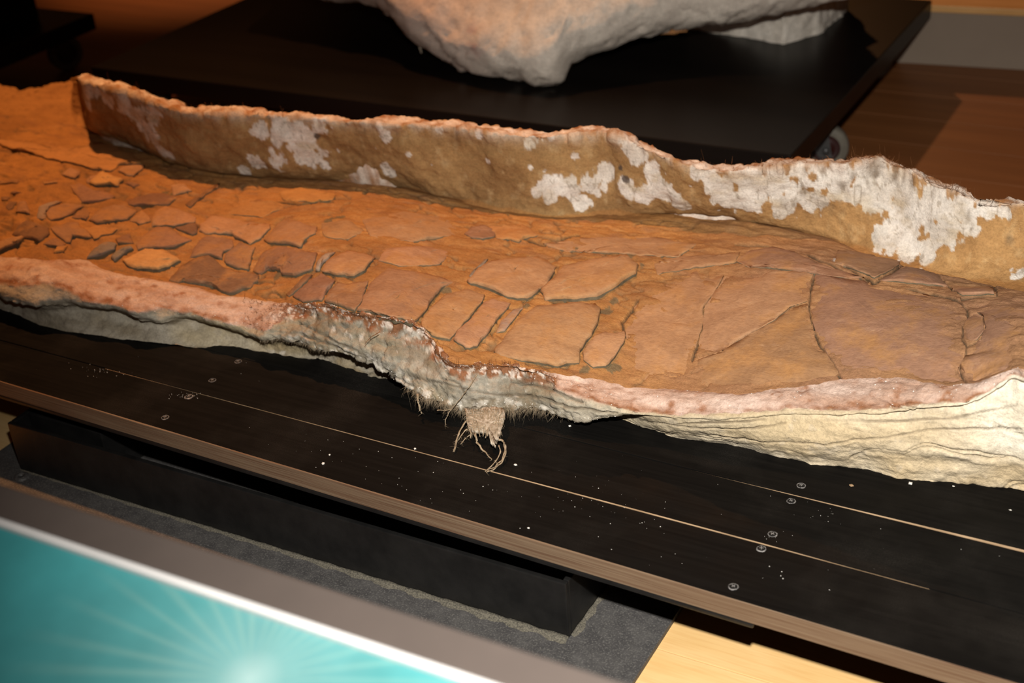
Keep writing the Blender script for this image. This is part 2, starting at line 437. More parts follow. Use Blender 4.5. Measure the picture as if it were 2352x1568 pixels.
# screws
def screw_full(x, y, par, a, wear):
    # head, cross recess and the scuffed ring of the countersink joined as one small part
    z = ZB+(0.0013 if par is bC else 0.0003)
    vs = []; fs = []; mi = []
    def ringmesh(prof, n, jit=0):
        b = len(vs)
        for r, h in prof:
            for k in range(n):
                t = 2*math.pi*k/n; rr = r*(1+jit*random.uniform(-1, 1))
                vs.append((x+rr*math.cos(t), y+rr*math.sin(t), z+h))
        out = []
        for i in range(len(prof)-1):
            for k in range(n): out.append((b+i*n+k, b+i*n+(k+1) % n, b+(i+1)*n+(k+1) % n, b+(i+1)*n+k))
        return out
    f = ringmesh([(0.0002, 0.0006), (0.0026, 0.0006), (0.0033, 0.0003), (0.0035, -0.0004)], 18); fs += f; mi += [0]*len(f)
    f = ringmesh([(0.0036, -0.0002), (0.0037, 0.0003), (0.0041, 0.0002), (0.0042+0.0006*wear, -0.0003)], 18, 0.08); fs += f; mi += [1]*len(f)
    for q in (a, a+math.pi/2):
        c, s_ = math.cos(q), math.sin(q); b = len(vs)
        for (du, dv) in ((-0.0019, -0.00035), (0.0019, -0.00035), (0.0019, 0.00035), (-0.0019, 0.00035)):
            vs.append((x+du*c-dv*s_, y+du*s_+dv*c, z+0.0008))
        fs.append((b, b+1, b+2, b+3)); mi.append(2)
    o = mesh_obj('screw', vs, fs, [M_SCREW, M_SCRATCH, M_SLOT], None, False, mi)
    o.parent = par; return o
for (x, y, b, wr) in ((-0.324, 1.0505, bC, .3), (-0.325, 1.025, bB, .5), (-0.324, 0.971, bB, 1.2), (-0.326, 0.9475, bA, .5), (-0.330, 0.889, bA, .8),
                   (-0.984, 0.992, bB, .3), (-0.986, 0.954, bA, 1.5), (-0.982, 0.910, bA, .4), (-0.983, 1.037, bB, .3)):
    screw_full(x, y, b, random.uniform(0, 1.5), wr)

# ------------------------------------------------------------------ black steel box stand under the platform
ST = empty('steel_box_stand', (-0.85, 1.1, 0.0))
tag(ST, 'open black steel box frame on a dusty base plate under the platform edge', 'stand')
BX0, BX1, BY0, BY1, T = -1.212, -0.492, 0.8865, 1.42, 0.006
BT = 0.0705
m = MB(); m.prism([(-1.267, 0.70), (-0.4135, 0.70), (-0.4135, 1.50), (-1.267, 1.50)], 0.0, 0.006); m.build('base_plate', M_STEEL, ST, bevel=0.0008)
m = MB(); m.box(BX0, BX1, BY0, BY0+T, 0.0062, BT); m.build('front_wall', M_BLKSTEEL, ST, bevel=0.0012)
m = MB(); m.box(BX0, BX1, BY1-T, BY1, 0.0062, BT); m.build('back_wall', M_BLKSTEEL, ST, bevel=0.0012)
for xa in (BX0, BX1-T):
    m = MB(); m.box(xa, xa+T, BY0+T+0.0002, BY1-T-0.0002, 0.0062, BT); m.build('end_wall', M_BLKSTEEL, ST, bevel=0.0012)
m = MB(); m.prism([(BX0+T+.001, BY0+T+.02), (BX0+0.12, BY0+T+.02), (BX0+0.12, BY0+.12), (BX0+T+.001, BY0+.12)], 0.0062, 0.07); m.build('corner_block', M_BLKSTEEL, ST, bevel=0.001)
# dusty bead where wall meets plate
def dust_fillet(path, out, wfun):
    m = MB(); vs = []; fs = []; n_ = len(path)
    for i, (x, y) in enumerate(path):
        w_ = wfun(i/(n_-1))*(.55+.45*math.sin(i*.37)**2+.3*random.random())
        vs += [(x, y, .0062), (x, y, .0062+w_*.32), (x+out[0]*w_*.35, y+out[1]*w_*.35, .0062+w_*.16), (x+out[0]*w_, y+out[1]*w_, .0061)]
    for i in range(n_-1):
        for k_ in range(3): fs.append((i*4+k_, i*4+k_+1, i*4+5+k_, i*4+4+k_))
    m.add(vs, fs); return m
m = dust_fillet([(BX0+(BX1-BX0)*i/160, BY0-.0002) for i in range(161)], (0, -1), lambda t: .002+.007*t)
m.build('dust_fillet', M_SEALANT, ST, True)
m = dust_fillet([(BX1+.0002, BY0+.004+i*.003) for i in range(90)], (1, 0), lambda t: .006-.001*t)
m.build('dust_fillet', M_SEALANT, ST, True)
bp = onz(50, 1096, 0.006)
m = MB(); m.lathe([(0.0022, 0.0005), (0.0028, 0.003), (0.0065, 0.003), (0.0085, 0.002), (0.009, 0.0)], 20, Matrix.Translation((bp[0], bp[1], 0.006)))
m.build('bolt', M_STEEL, ST, True)

# ------------------------------------------------------------------ information panel in the foreground
PA = math.radians(9)
IP = empty('information_panel', (-0.41, 0.2, 0.0))
tag(IP, 'blurred teal information panel with rayed burst in a taupe metal frame', 'panel')
ctr = onz(575, 1556, 0.392)   # burst centre on the sheet
Rm = Matrix.Translation(Vector(ctr)) @ Matrix.Rotation(PA, 4, 'X')
def pm(name, mat, boxes, bevel=0.0):
    m = MB()
    for b in boxes: m.box(*b)
    o = m.build(name, mat, None, bevel=bevel)
    o.parent = IP; o.matrix_parent_inverse = Matrix.Translation(-Vector(IP.location)); o.matrix_basis = Rm
    return o
X0, X1, Y0, Y1 = -0.42, 0.45, -0.50, 0.0375
pm('graphic_sheet', M_GRAPH, [(X0, X1, Y0, Y1, -0.004, 0.0)])
FWD = 0.029; LP = 0.0052
pm('frame_lip', M_LIP, [(X0-LP, X1+LP, Y1+.0002, Y1+LP, -0.004, 0.0035), (X0-LP, X1+LP, Y0-LP, Y0-.0002, -0.004, 0.0035), (X0-LP, X0-.0002, Y0, Y1, -0.004, 0.0035), (X1+.0002, X1+LP, Y0, Y1, -0.004, 0.0035)], 0.0012)
g = LP+0.0002
pm('frame', M_FRAME, [(X0-FWD, X1+FWD, Y1+g, Y1+FWD, -0.02, 0.003), (X0-FWD, X1+FWD, Y0-FWD, Y0-g, -0.02, 0.003), (X0-FWD, X0-g, Y0-g, Y1+g, -0.02, 0.003), (X1+g, X1+FWD, Y0-g, Y1+g, -0.02, 0.003)], 0.0015)
pm('back_tray', M_FRAME, [(X0, X1, Y0, Y1, -0.018, -0.0045)])
m = MB(); m.box(-0.46, -0.36, 0.12, 0.22, 0.012, 0.33); m.build('post', M_FRAME, IP, bevel=0.002)
m = MB(); m.box(-0.61, -0.21, 0.02, 0.32, 0.0, 0.012); m.build('foot_plate', M_FRAME, IP, bevel=0.002)

# ------------------------------------------------------------------ the plaster jacket: lofted from traced edges
S = np.arange(-330, 2760, 3.0)
DEL = {}; KEEP = []
def curve(pts, jit=0.0, jf=0.03, seed=0):
    a = np.array(pts, float)
    v = np.interp(S, a[:, 0], a[:, 1]); z = np.interp(S, a[:, 0], a[:, 2])
    k = np.ones(7)/7
    z = np.convolve(np.pad(z, 3, 'edge'), k, 'valid')
    v = np.convolve(np.pad(v, 2, 'edge'), np.ones(5)/5, 'valid')
    base = onz_many(S, v, z)
    DEL[id(base)] = (onz_many(S, v + jit*n1(S, jf, seed, 4), z) - base) if jit else base*0
    KEEP.append(base)
    return base
def zlist(pts, zs):
    zs = np.array(zs, float)
    return [(u, v, float(np.interp(u, zs[:, 0], zs[:, 1]))) for u, v in pts]
Z1 = [(-330, .16), (0, .165), (103, .175), (200, .165), (320, .163), (585, .156), (660, .175), (750, .192), (943, .195), (1012, .176), (1100, .172), (1267, .165), (1466, .153), (1552, .156), (1800, .178), (2100, .200), (2250, .215), (2327, .240), (2352, .242), (2760, .245)]
C0 = curve([(-330, 640, ZB), (0, 709, ZB), (83, 742, ZB), (148, 761, ZB), (275, 778, ZB), (475, 800, ZB), (527, 797, ZB), (654, 817, ZB), (750, 834, ZB), (836, 862, ZB), (905, 880, ZB),
            (960, 890, ZB), (1100, 915, ZB), (1300, 943, ZB), (1421, 963, ZB), (1473, 979, ZB), (1552, 1004, ZB), (1697, 1023, ZB), (1769, 1047, ZB), (1860, 1067, ZB), (1987, 1076, ZB), (2059, 1098, ZB), (2204, 1109, ZB), (2352, 1127, ZB), (2760, 1210, ZB)], 3, .03, 1)
C1v = [(-330, 600), (0, 652), (60, 655), (103, 649), (145, 663), (193, 690), (269, 704), (320, 718), (379, 707), (448, 721), (499, 738), (585, 752), (610, 760), (654, 728), (689, 712), (750, 706), (819, 728), (905, 745), (950, 752), (984, 779), (1012, 824), (1043, 845), (1094, 848), (1163, 848), (1215, 859), (1250, 866), (1273, 886), (1335, 910), (1404, 931), (1466, 945), (1552, 951), (1655, 951), (1724, 947), (1827, 938), (1931, 942), (2034, 938), (2137, 926), (2224, 921), (2275, 895), (2327, 858), (2352, 866), (2760, 900)]
C1 = curve(zlist(C1v, Z1), 3.5, .05, 2)
ZBb = [(-330, .15), (0, .15), (117, .155), (317, .147), (499, .146), (585, .146), (654, .157), (800, .155), (943, .145), (1060, .138), (1200, .138), (1328, .134), (1466, .148), (1552, .153), (1800, .174), (2100, .195), (2250, .209), (2327, .234), (2760, .24)]
C1b = curve(zlist([(-330, 630), (0, 683), (86, 706), (180, 700), (289, 716), (317, 735), (372, 743), (440, 730), (499, 744), (585, 772), (599, 783), (654, 774), (709, 797), (800, 814), (836, 831), (888, 858), (939, 889), (974, 915), (1025, 926), (1060, 940), (1129, 941), (1180, 937), (1232, 937), (1284, 955), (1328, 965), (1404, 955), (1466, 949), (1552, 957), (1655, 958), (1724, 954), (1827, 945), (1931, 950), (2034, 946), (2137, 934), (2224, 929), (2275, 903), (2327, 866), (2352, 874), (2760, 910)], ZBb), 3.5, .06, 3)
Z2 = [(u, z+.006) for u, z in Z1]
C2 = curve(zlist([(-330, 550), (0, 590), (103, 597), (196, 597), (241, 618), (286, 631), (396, 649), (448, 659), (499, 676), (551, 681), (620, 692), (672, 698), (750, 697), (819, 718), (905, 735), (952, 742), (988, 770), (1016, 814), (1043, 835), (1094, 838), (1163, 838), (1215, 846), (1250, 852), (1284, 858), (1387, 874), (1439, 889), (1552, 894), (1690, 907), (1776, 895), (1862, 884), (1931, 870), (2069, 866), (2172, 886), (2241, 879), (2292, 858), (2334, 847), (2352, 850), (2760, 880)], Z2), 2.5, .05, 4)
Z4 = [(-330, .19), (150, .186), (400, .180), (1100, .178), (1700, .182), (2100, .186), (2352, .195), (2760, .2)]
C4 = curve(zlist([(-330, 210), (0, 262), (100, 275), (165, 283), (190, 290), (290, 330), (390, 368), (480, 392), (640, 410), (760, 412), (900, 424), (1040, 458), (1150, 485), (1280, 498), (1450, 494), (1550, 484), (1680, 494), (1800, 522), (1920, 552), (2000, 590), (2100, 616), (2200, 642), (2352, 672), (2760, 740)], Z4), 3, .02, 5)
Z5 = [(-330, .202), (150, .202), (174, .206), (186, .292), (420, .280), (700, .280), (1250, .284), (1440, .285), (1560, .268), (1650, .262), (1780, .268), (2010, .285), (2130, .275), (2250, .266), (2352, .264), (2760, .27)]
C5 = curve(zlist([(-330, 175), (0, 204), (60, 212), (120, 196), (172, 188), (188, 190), (240, 200), (300, 216), (370, 243), (420, 256), (500, 263), (600, 264), (700, 270), (800, 279), (930, 289), (1050, 293), (1150, 308), (1250, 312), (1400, 308), (1440, 321), (1500, 347), (1560, 377), (1650, 394), (1780, 388), (1850, 378), (1960, 377), (2010, 362), (2060, 378), (2130, 412), (2190, 437), (2250, 457), (2352, 468), (2760, 520)], Z5), 3, .05, 6)
Z6 = [(u, z-.004) for u, z in Z5]
C6 = curve(zlist([(-330, 165), (0, 196), (60, 206), (120, 188), (172, 180), (186, 174), (240, 188), (300, 202), (345, 226), (420, 240), (520, 247), (650, 254), (760, 266), (830, 277), (930, 273), (1030, 277), (1130, 287), (1250, 299), (1350, 295), (1440, 307), (1500, 336), (1560, 364), (1640, 379), (1760, 377), (1770, 365), (1850, 362), (1940, 371), (1960, 363), (2010, 354), (2060, 371), (2130, 402), (2200, 422), (2250, 451), (2290, 452), (2352, 457), (2760, 510)], Z6), 4, .06, 7)
C7 = C6.copy(); DEL[id(C7)] = C6*0; C7[:, 1] += 0.015; C7[:, 2] = ZB

def seg(A, B, n, first=True, ctrl=None):
    t = np.linspace(0, 1, n)[:, None, None]
    if not first: t = t[1:]
    dl = DEL.get(id(A), A*0)[None]*np.exp(-t*(n-1)/4.0) + DEL.get(id(B), B*0)[None]*np.exp(-(1-t)*(n-1)/4.0)
    if ctrl is None: return A[None]*(1-t)+B[None]*t + dl
    return A[None]*(1-t)**2 + ctrl[None]*2*t*(1-t) + B[None]*t**2 + dl
wall_ctrl = C4.copy(); wall_ctrl[:, :2] += (C5-C4)[:, :2]*0.80; wall_ctrl[:, 2] += (C5-C4)[:, 2]*0.06
lw = (S < 180)
wall_ctrl[lw] = (C4[lw]+C5[lw])*0.5
W1 = seg(C7, C6, 14); W2 = seg(C6, C5, 9, False); W3 = seg(C5, C4, 64, False, wall_ctrl)
WALLG = np.concatenate([W1, W2, W3], 0)
nWt = 14; nWi = 14+8
FL = seg(C4, C2, 170)
tt = np.linspace(0, 1, 170)
bul = np.interp(S, [-330, 500, 900, 1300, 1500, 1900, 2760], [.010, .012, .014, .012, .014, .022, .022])
FL[:, :, 2] += np.sin(np.pi*tt**0.9)[:, None]*bul[None]
BD = seg(C2, C1, 26)
BD[:, :, 2] += np.sin(np.pi*np.linspace(0, 1, 26))[:, None]*0.003
FC = seg(C1, C1b, 28)
fb = np.sin(np.pi*np.linspace(0, 1, 28))[:, None]
FC[:, :, 1] -= fb*0.004
UN = seg(C1b, C0, 70)
und = np.interp(S, [-330, 585, 700, 950, 1400, 1480, 1600, 2760], [.010, .012, .018, .03, .022, -.002, -.008, -.016])
sb = np.sin(np.pi*np.linspace(0, 1, 70)**0.75)[:, None]
UN[:, :, 1] += sb*und[None]
RIMG = np.concatenate([BD, FC[1:], UN[1:]], 0)
BASEFLOOR = FL.copy()

def gnormals(G):
    du = np.gradient(G, axis=1); dv = np.gradient(G, axis=0)
    n = np.cross(dv, du); n /= np.linalg.norm(n, axis=2, keepdims=True)+1e-12
    return n
def displace(G, D): 
    n = gnormals(G); return G + n*D[:, :, None]
def flat(G): return G.reshape(-1, 3)
# orientation check: floor normal up
sgnF = np.sign(gnormals(FL)[80, 500, 2]); sgnR = np.sign(-gnormals(RIMG)[40, 600, 1]); sgnW = np.sign(-gnormals(WALLG)[50, 500, 1])

# wall relief
P = flat(WALLG); sh = WALLG.shape[:2]
rows = np.arange(sh[0])[:, None]*np.ones((1, sh[1]))
edge_in = sstep(nWi+42, nWi+62, rows)      # fade out at the floor joint
d = (0.0065*fbm(P, 14, 3, 11) + 0.0022*fbm(P, 60, 3, 12)).reshape(sh)*(1-edge_in)
top = np.exp(-((rows-(nWi-4))/7.0)**2)
d += top*(0.0028*fbm(P, 110, 3, 13)).reshape(sh)
WALLG2 = WALLG + gnormals(WALLG)*(d*sgnW)[:, :, None]
WALLG2[-1] = WALLG[-1]
# floor relief
P = flat(FL); sh = FL.shape[:2]
rowf = np.linspace(0, 1, sh[0])[:, None]*np.ones((1, sh[1]))
ef = np.minimum(sstep(0, .06, rowf), sstep(0, .04, 1-rowf))
Pst = P*np.array([0.55, 1.2, 1.0])
d = (0.0035*fbm(Pst, 18, 3, 21) + 0.0022*fbm(Pst, 75, 4, 22)).reshape(sh)
rid = np.abs(fbm(Pst, 30, 3, 23)).reshape(sh)
rough = np.interp(S, [-330, 0, 450, 1300, 1500, 1700, 2760], [.6, .8, 1.0, 1.0, .7, .25, .2])[None]
d += -0.0035*np.exp(-(rid/0.06)**2)*rough
FL2 = FL + gnormals(FL)*(d*ef*sgnF)[:, :, None]
# open cracks in the fossil run down into the bed
CRACKS = [[(1665, 634), (1642, 670), (1617, 710), (1613, 760), (1600, 800), (1590, 830)],
          [(1872, 622), (1861, 660), (1857, 700), (1863, 740), (1881, 788), (1911, 830), (1930, 866)],
          [(2216, 702), (2220, 722), (2209, 745), (2206, 775), (2219, 795), (2213, 825), (2201, 845), (2222, 882)],
          [(2220, 722), (2242, 716), (2260, 730), (2262, 760), (2247, 782), (2222, 794)],
          [(1856, 694), (1816, 706), (1779, 739), (1737, 763), (1700, 785), (1660, 808)],
          [(1690, 558), (1760, 562), (1830, 577), (1890, 604), (1990, 643)], [(1915, 600), (1960, 622), (2005, 643)], [(2008, 643), (2050, 624), (2088, 604)],
          [(2000, 645), (2080, 658), (2140, 668), (2190, 684), (2218, 704)], [(2125, 622), (2180, 655), (2185, 662), (2284, 660), (2286, 680), (2205, 684)],
          [(1330, 545), (1250, 560), (1200, 545)], [(640, 462), (700, 470), (768, 463)], [(1440, 780), (1430, 740), (1468, 690)]]
sh_f = FL2.shape[:2]
uu = np.repeat(S[None], sh_f[0], 0).reshape(-1)
pq = flat(BASEFLOOR) - CAM; wq = pq@FW
vq = IH/2 - FPX*(pq@UP)/wq
cd_ = np.full(len(uu), 99.0)
for cr in CRACKS:
    for (a0, b0), (a1, b1) in zip(cr[:-1], cr[1:]):
        sel = (uu > min(a0, a1)-12) & (uu < max(a0, a1)+12) & (vq > min(b0, b1)-12) & (vq < max(b0, b1)+12)
        x_, y_ = uu[sel]-a0, vq[sel]-b0; ex, ey = a1-a0, b1-b0
        t_ = np.clip((x_*ex+y_*ey)/(ex*ex+ey*ey), 0, 1)
        cd_[sel] = np.minimum(cd_[sel], np.hypot(x_-t_*ex, y_-t_*ey))
crk = (1-sstep(0.8, 3.2, cd_ + 1.2*fbm(flat(BASEFLOOR), 90, 2, 26)))
FL2[:, :, 2] -= (crk*.0035).reshape(sh_f)
# rim / face relief
P = flat(RIMG); sh = RIMG.shape[:2]
rowr = np.arange(sh[0])[:, None]*np.ones((1, sh[1]))
Pl = P*np.array([0.35, 1.0, 1.6])
strat = fbm(Pl, 26, 4, 31)
lay = np.abs(((P[:, 2]*26 + 2.6*fbm(P*np.array([.6, 1, .6]), 6, 4, 32)) % 1.0)-0.5)*2
gate = sstep(-.1, .5, fbm(P*np.array([.5, 1, 1]), 12, 3, 34))
d = 0.0035*strat + 0.0016*fbm(P, 95, 3, 33) - 0.0035*gate*np.exp(-((lay-0.08)/0.05)**2)
lump = np.interp(S, [-330, 600, 700, 1250, 1500, 2760], [.8, .9, 1.5, 1.4, .8, .9])[None]
d = d.reshape(sh)*lump
er = sstep(0, 4, rowr)
RIMG2 = RIMG + gnormals(RIMG)*(d*er*sgnR)[:, :, None]
mid2 = np.interp(S, [590, 680, 1260, 1400], [0, 1, 1, 0])[None]
grn = (0.0016*fbm(P, 210, 3, 35) + .0022*np.abs(fbm(P*np.array([.8, 1, 1]), 60, 3, 36)) - .0030*np.exp(-(np.abs(fbm(P*np.array([.35, 1, 1.2]), 24, 4, 37))/.05)**2)).reshape(sh)
bandw = np.exp(-((rowr-14)/12.0)**2)*0.6+ (rowr > 24)*(rowr < 56)*1.0
RIMG2 = RIMG2 + gnormals(RIMG)*(grn*mid2*bandw*er*sgnR)[:, :, None]
RIMG2[:, :, 2] = np.maximum(RIMG2[:, :, 2], ZB+0.0005)
RCR = [[(690, 742), (760, 772), (830, 808), (900, 858), (950, 886)], [(940, 862), (1040, 884), (1150, 905), (1250, 913), (1330, 938), (1420, 947)], [(700, 770), (770, 792), (840, 826)],
       [(1480, 968), (1600, 984), (1700, 985), (1810, 972)], [(1640, 1000), (1760, 1012), (1900, 1018), (2040, 1003), (2180, 985), (2350, 988)], [(1900, 965), (2060, 968), (2200, 958), (2340, 930)], [(1560, 975), (1660, 968), (1760, 962)], [(1960, 1050), (2010, 1030), (2090, 1040)], [(1020, 868), (1060, 880), (1075, 905)], [(1190, 870), (1260, 892), (1340, 925)]]
uu = np.repeat(S[None], sh[0], 0).reshape(-1)
pq = flat(RIMG) - CAM; vq = IH/2 - FPX*(pq@UP)/(pq@FW); cdr = np.full(len(uu), 99.0); wob = 4.0*fbm(flat(RIMG), 40, 3, 38)
for cr in RCR:
    for (a0, b0), (a1, b1) in zip(cr[:-1], cr[1:]):
        sel = (uu > a0-12) & (uu < a1+12) & (vq > min(b0, b1)-14) & (vq < max(b0, b1)+14)
        x_, y_ = uu[sel]-a0, vq[sel]+wob[sel]-b0; ex, ey = a1-a0, b1-b0
        t_ = np.clip((x_*ex+y_*ey)/(ex*ex+ey*ey), 0, 1)
        cdr[sel] = np.minimum(cdr[sel], np.hypot(x_-t_*ex, y_-t_*ey))
crk_r = (1-sstep(.8, 3.6, cdr))*np.clip(.75+.8*fbm(flat(RIMG), 20, 2, 39), .2, 1)
RIMG2 = RIMG2 - gnormals(RIMG)*((crk_r*.0030).reshape(sh)*sgnR)[:, :, None]
RIMG2[:, :, 2] = np.maximum(RIMG2[:, :, 2], ZB+0.0005)
NB, NF = 26, 26+27

def lerp3(a, b, t): 
    a = np.asarray(a, float); b = np.asarray(b, float)
    if a.ndim == 1: a = a[None]
    if b.ndim == 1: b = b[None]
    return a*(1-t[:, None])+b*t[:, None]

JK = empty('plaster_field_jacket', (-0.8, 1.25, ZB))
tag(JK, 'long trough-shaped plaster and burlap field jacket holding a cracked fossil', 'fossil jacket')

# ---- wall colours
bv_wall = BVHTree.FromPolygons([Vector(p) for p in flat(WALLG2[nWt:, ::6])], [(r*len(S[::6])+c, (r+1)*len(S[::6])+c, (r+1)*len(S[::6])+c+1, r*len(S[::6])+c+1) for r in range(WALLG2.shape[0]-nWt-1) for c in range(len(S[::6])-1)])
bv_floor = BVHTree.FromPolygons([Vector(p) for p in flat(FL2[:, ::2])], [(r*len(S[::2])+c, (r+1)*len(S[::2])+c, (r+1)*len(S[::2])+c+1, r*len(S[::2])+c+1) for r in range(FL2.shape[0]-1) for c in range(len(S[::2])-1)])
CV = Vector(CAM)
def hit(bv, u, v):
    d_ = Vector(ray(u, v)).normalized()
    loc, nor, i, dist = bv.ray_cast(CV, d_)
    return (loc, nor, dist)
def blob_mask(P, blobs, bv, seed, soft=0.55, amp=0.75):
    m = np.zeros(len(P)); nz = 0.55*fbm(P*np.array([1, 1, .8]), 45, 3, seed) + 0.75*fbm(P*np.array([1, 1, .6]), 130, 3, seed+5)
    for (u, v, r) in blobs:
        loc, nor, dist = hit(bv, u, v)
        if loc is None: continue
        rad = r*dist/FPX
        dd = np.linalg.norm((P-np.array(loc))*np.array([1, .75, 1]), axis=1)/rad
        m = np.maximum(m, 1.15-dd*0.85)
    return sstep(0.33, 0.42, m*0.9 + nz*amp*0.62 - 0.02 - (m <= 0)*9)
white = [(200, 205, 26), (203, 235, 22), (245, 225, 30), (290, 245, 34), (320, 275, 34), (345, 305, 34), (350, 265, 30), (372, 345, 22), (388, 355, 14),
         (600, 300, 24), (650, 290, 42), (700, 315, 52), (735, 290, 34), (695, 350, 42), (640, 365, 32), (590, 375, 26), (560, 390, 16), (745, 380, 13), (870, 290, 12), (885, 312, 20), (892, 392, 20), (1010, 300, 14), (935, 355, 9), (1100, 305, 16), (1120, 370, 9), (1215, 318, 26), (1265, 315, 12), (1220, 385, 7), (1320, 358, 9),
         (1230, 440, 20), (1265, 430, 32), (1310, 432, 34), (1360, 425, 38), (1395, 395, 30), (1445, 330, 26), (1470, 360, 34), (1500, 390, 40), (1440, 430, 30), (1480, 450, 34), (1530, 440, 36), (1560, 470, 28), (1340, 460, 24),
         (1620, 400, 34), (1650, 430, 52), (1720, 415, 52), (1720, 460, 52), (1790, 420, 50), (1800, 470, 44), (1860, 410, 46), (1870, 460, 46), (1930, 410, 46), (1950, 460, 50), (2000, 400, 50), (2010, 460, 56), (2070, 440, 60), (2090, 500, 66), (2040, 540, 48), (2090, 570, 44), (2150, 470, 56), (2160, 530, 50), (2130, 585, 30), (2210, 480, 46), (2225, 520, 26), (2260, 480, 26), (2310, 490, 18), (2330, 530, 12), (2335, 630, 18), (2340, 675, 14), (2450, 560, 60), (2550, 620, 50)]
brown = [(1545, 400, 30), (1560, 425, 22), (1610, 460, 22), (1880, 510, 34), (1930, 505, 44), (1970, 520, 34), (1850, 500, 22), (1865, 405, 14), (1440, 400, 12), (2320, 570, 60), (1600, 496, 26), (1640, 500, 26), (1680, 502, 20)]
P = flat(WALLG2); sh = WALLG2.shape[:2]
mw_ = blob_mask(P, white, bv_wall, 41); mb_ = blob_mask(P, brown, bv_wall, 42)
mask = mw_*(1-mb_)
nz1 = fbm(P, 22, 4, 43); nz2 = fbm(P*np.array([1, 1, .5]), 120, 3, 44)
cb = lerp3((0.345, 0.205, 0.085), (0.235, 0.130, 0.052), np.clip(.5+.7*nz1, 0, 1))
cb = lerp3(cb, (0.42, 0.29, 0.145), np.clip(.9*nz2-.25, 0, .6))
right = np.clip((P[:, 0]+0.62)/0.25, 0, 1)
cb = lerp3(cb, cb*np.array([1.25, 1.2, 1.15]), right)
cp = lerp3((0.53, 0.47, 0.40), (0.66, 0.61, 0.545), np.clip(.5+.8*fbm(P, 40, 4, 45), 0, 1))
cp = lerp3(cp, (0.52, 0.42, 0.27), np.clip(.8*fbm(P, 30, 3, 46)-.2, 0, .7)*right)
cp = lerp3(cp, (0.43, 0.335, 0.215), np.clip(1.3*fbm(P*np.array([.6, 1, 1.3]), 48, 4, 53)-.25, 0, .7))
cp = lerp3(cp, (0.21, 0.16, 0.105), np.clip(2.2*(np.abs(fbm(P*np.array([1, 1, .4]), 60, 3, 47)) < .045), 0, .5))
speck = (vnoise(P, 180, 48) + .5*vnoise(P, 60, 49)) > 1.12
cw = lerp3(cb, cp, np.maximum(mask, speck*0.8))
cw = lerp3(cw, (0.075, 0.055, 0.045), blob_mask(P, [(1437, 412, 11), (1425, 385, 8), (728, 312, 9)], bv_wall, 52, amp=.3)*.9)
grit = np.clip(1.6*fbm(P*np.array([1, 1, .5]), 90, 3, 50)-.35, 0, 1)*sstep(-.56, -.42, P[:, 0])*sstep(.205, .24, P[:, 2])
cw = lerp3(cw, (0.13, 0.09, 0.055), grit*.8)
rr = rows.reshape(-1)
topm = np.exp(-((rr-(nWi-5))/5.0)**2) + (rr < nWi-6)
ctop = lerp3((0.68, 0.58, 0.49), (0.34, 0.16, 0.065), np.clip(.35+1.1*fbm(P, 70, 4, 51), 0, 1))
cw = lerp3(cw, ctop, np.clip(topm, 0, 1))
# left of the wall the ramp is bare ochre matrix
lf = np.repeat((S < 186)[None], sh[0], 0).reshape(-1)
och = lerp3((0.40, 0.20, 0.068), (0.30, 0.145, 0.05), np.clip(.5+.8*nz1, 0, 1))
cw[lf] = och[lf]
# blend to floor ochre at the foot
ft = sstep(nWi+51, nWi+57, rr + 9*nz1)
FCOL_A, FCOL_B, FCOL_C = np.array((0.385, 0.190, 0.062)), np.array((0.285, 0.138, 0.048)), np.array((0.42, 0.205, 0.10))
cfl = lerp3(FCOL_A, FCOL_B, np.clip(.5+.8*nz1, 0, 1))
cw = lerp3(cw, cfl, ft*(1-mask*.8))
grid_obj('back_wall', WALLG2, M_STONE, None, cw).parent = JK
bpy.data.objects['back_wall.001' if 'back_wall.001' in bpy.data.objects else 'back_wall'].name = 'plaster_wall'

# ---- floor colours (ochre matrix)
P = flat(FL2)
nz1 = fbm(P, 16, 4, 61); nz2 = fbm(P*np.array([.5, 1.3, 1]), 70, 4, 62)
c = lerp3(FCOL_A, FCOL_B, np.clip(.5+.75*nz1, 0, 1))
c = lerp3(c, (0.235, 0.115, 0.055), np.clip(.9*nz2-.1, 0, .7))
c = lerp3(c, (0.43, 0.235, 0.10), np.clip(1.2*fbm(P, 45, 4, 63)-.45, 0, .7))
rx = sstep(-.62, -.40, P[:, 0])
c = lerp3(c, lerp3((0.335, 0.182, 0.088), (0.275, 0.150, 0.085), np.clip(.5+.8*nz1, 0, 1)), rx*.85)
ridf = np.exp(-(rid.reshape(-1)/0.05)**2)*np.repeat(rough, FL2.shape[0], 0).reshape(-1)
c = lerp3(c, (0.14, 0.095, 0.052), np.clip(ridf*.75, 0, 1))
c = lerp3(c, (0.050, 0.038, 0.024), crk*.9)
wbl = [(620, 385, 24), (585, 375, 18), (650, 400, 16), (640, 375, 24)]
c = lerp3(c, (0.58, 0.47, 0.38), blob_mask(P, wbl, bv_floor, 64))
c = lerp3(c, (0.135, 0.108, 0.062), blob_mask(P, [(383, 441, 13), (398, 443, 10), (773, 500, 16), (752, 508, 12), (962, 521, 16), (705, 466, 13), (745, 462, 14), (1000, 530, 8), (1290, 560, 14), (1330, 572, 10), (1450, 585, 12), (1475, 610, 12), (1370, 577, 12), (640, 632, 12), (1025, 668, 12), (1210, 700, 10), (1395, 715, 14), (1410, 690, 10), (1340, 850, 12), (1410, 845, 14), (905, 535, 9)], bv_floor, 66)*.85)
grey = [(1935, 600, 20), (1720, 495, 22)]
gm = blob_mask(P, grey, bv_floor, 65); c = lerp3(c, (0.33, 0.29, 0.26), gm*.8)
grid_obj('matrix_floor', FL2, M_STONE, None, c).parent = JK

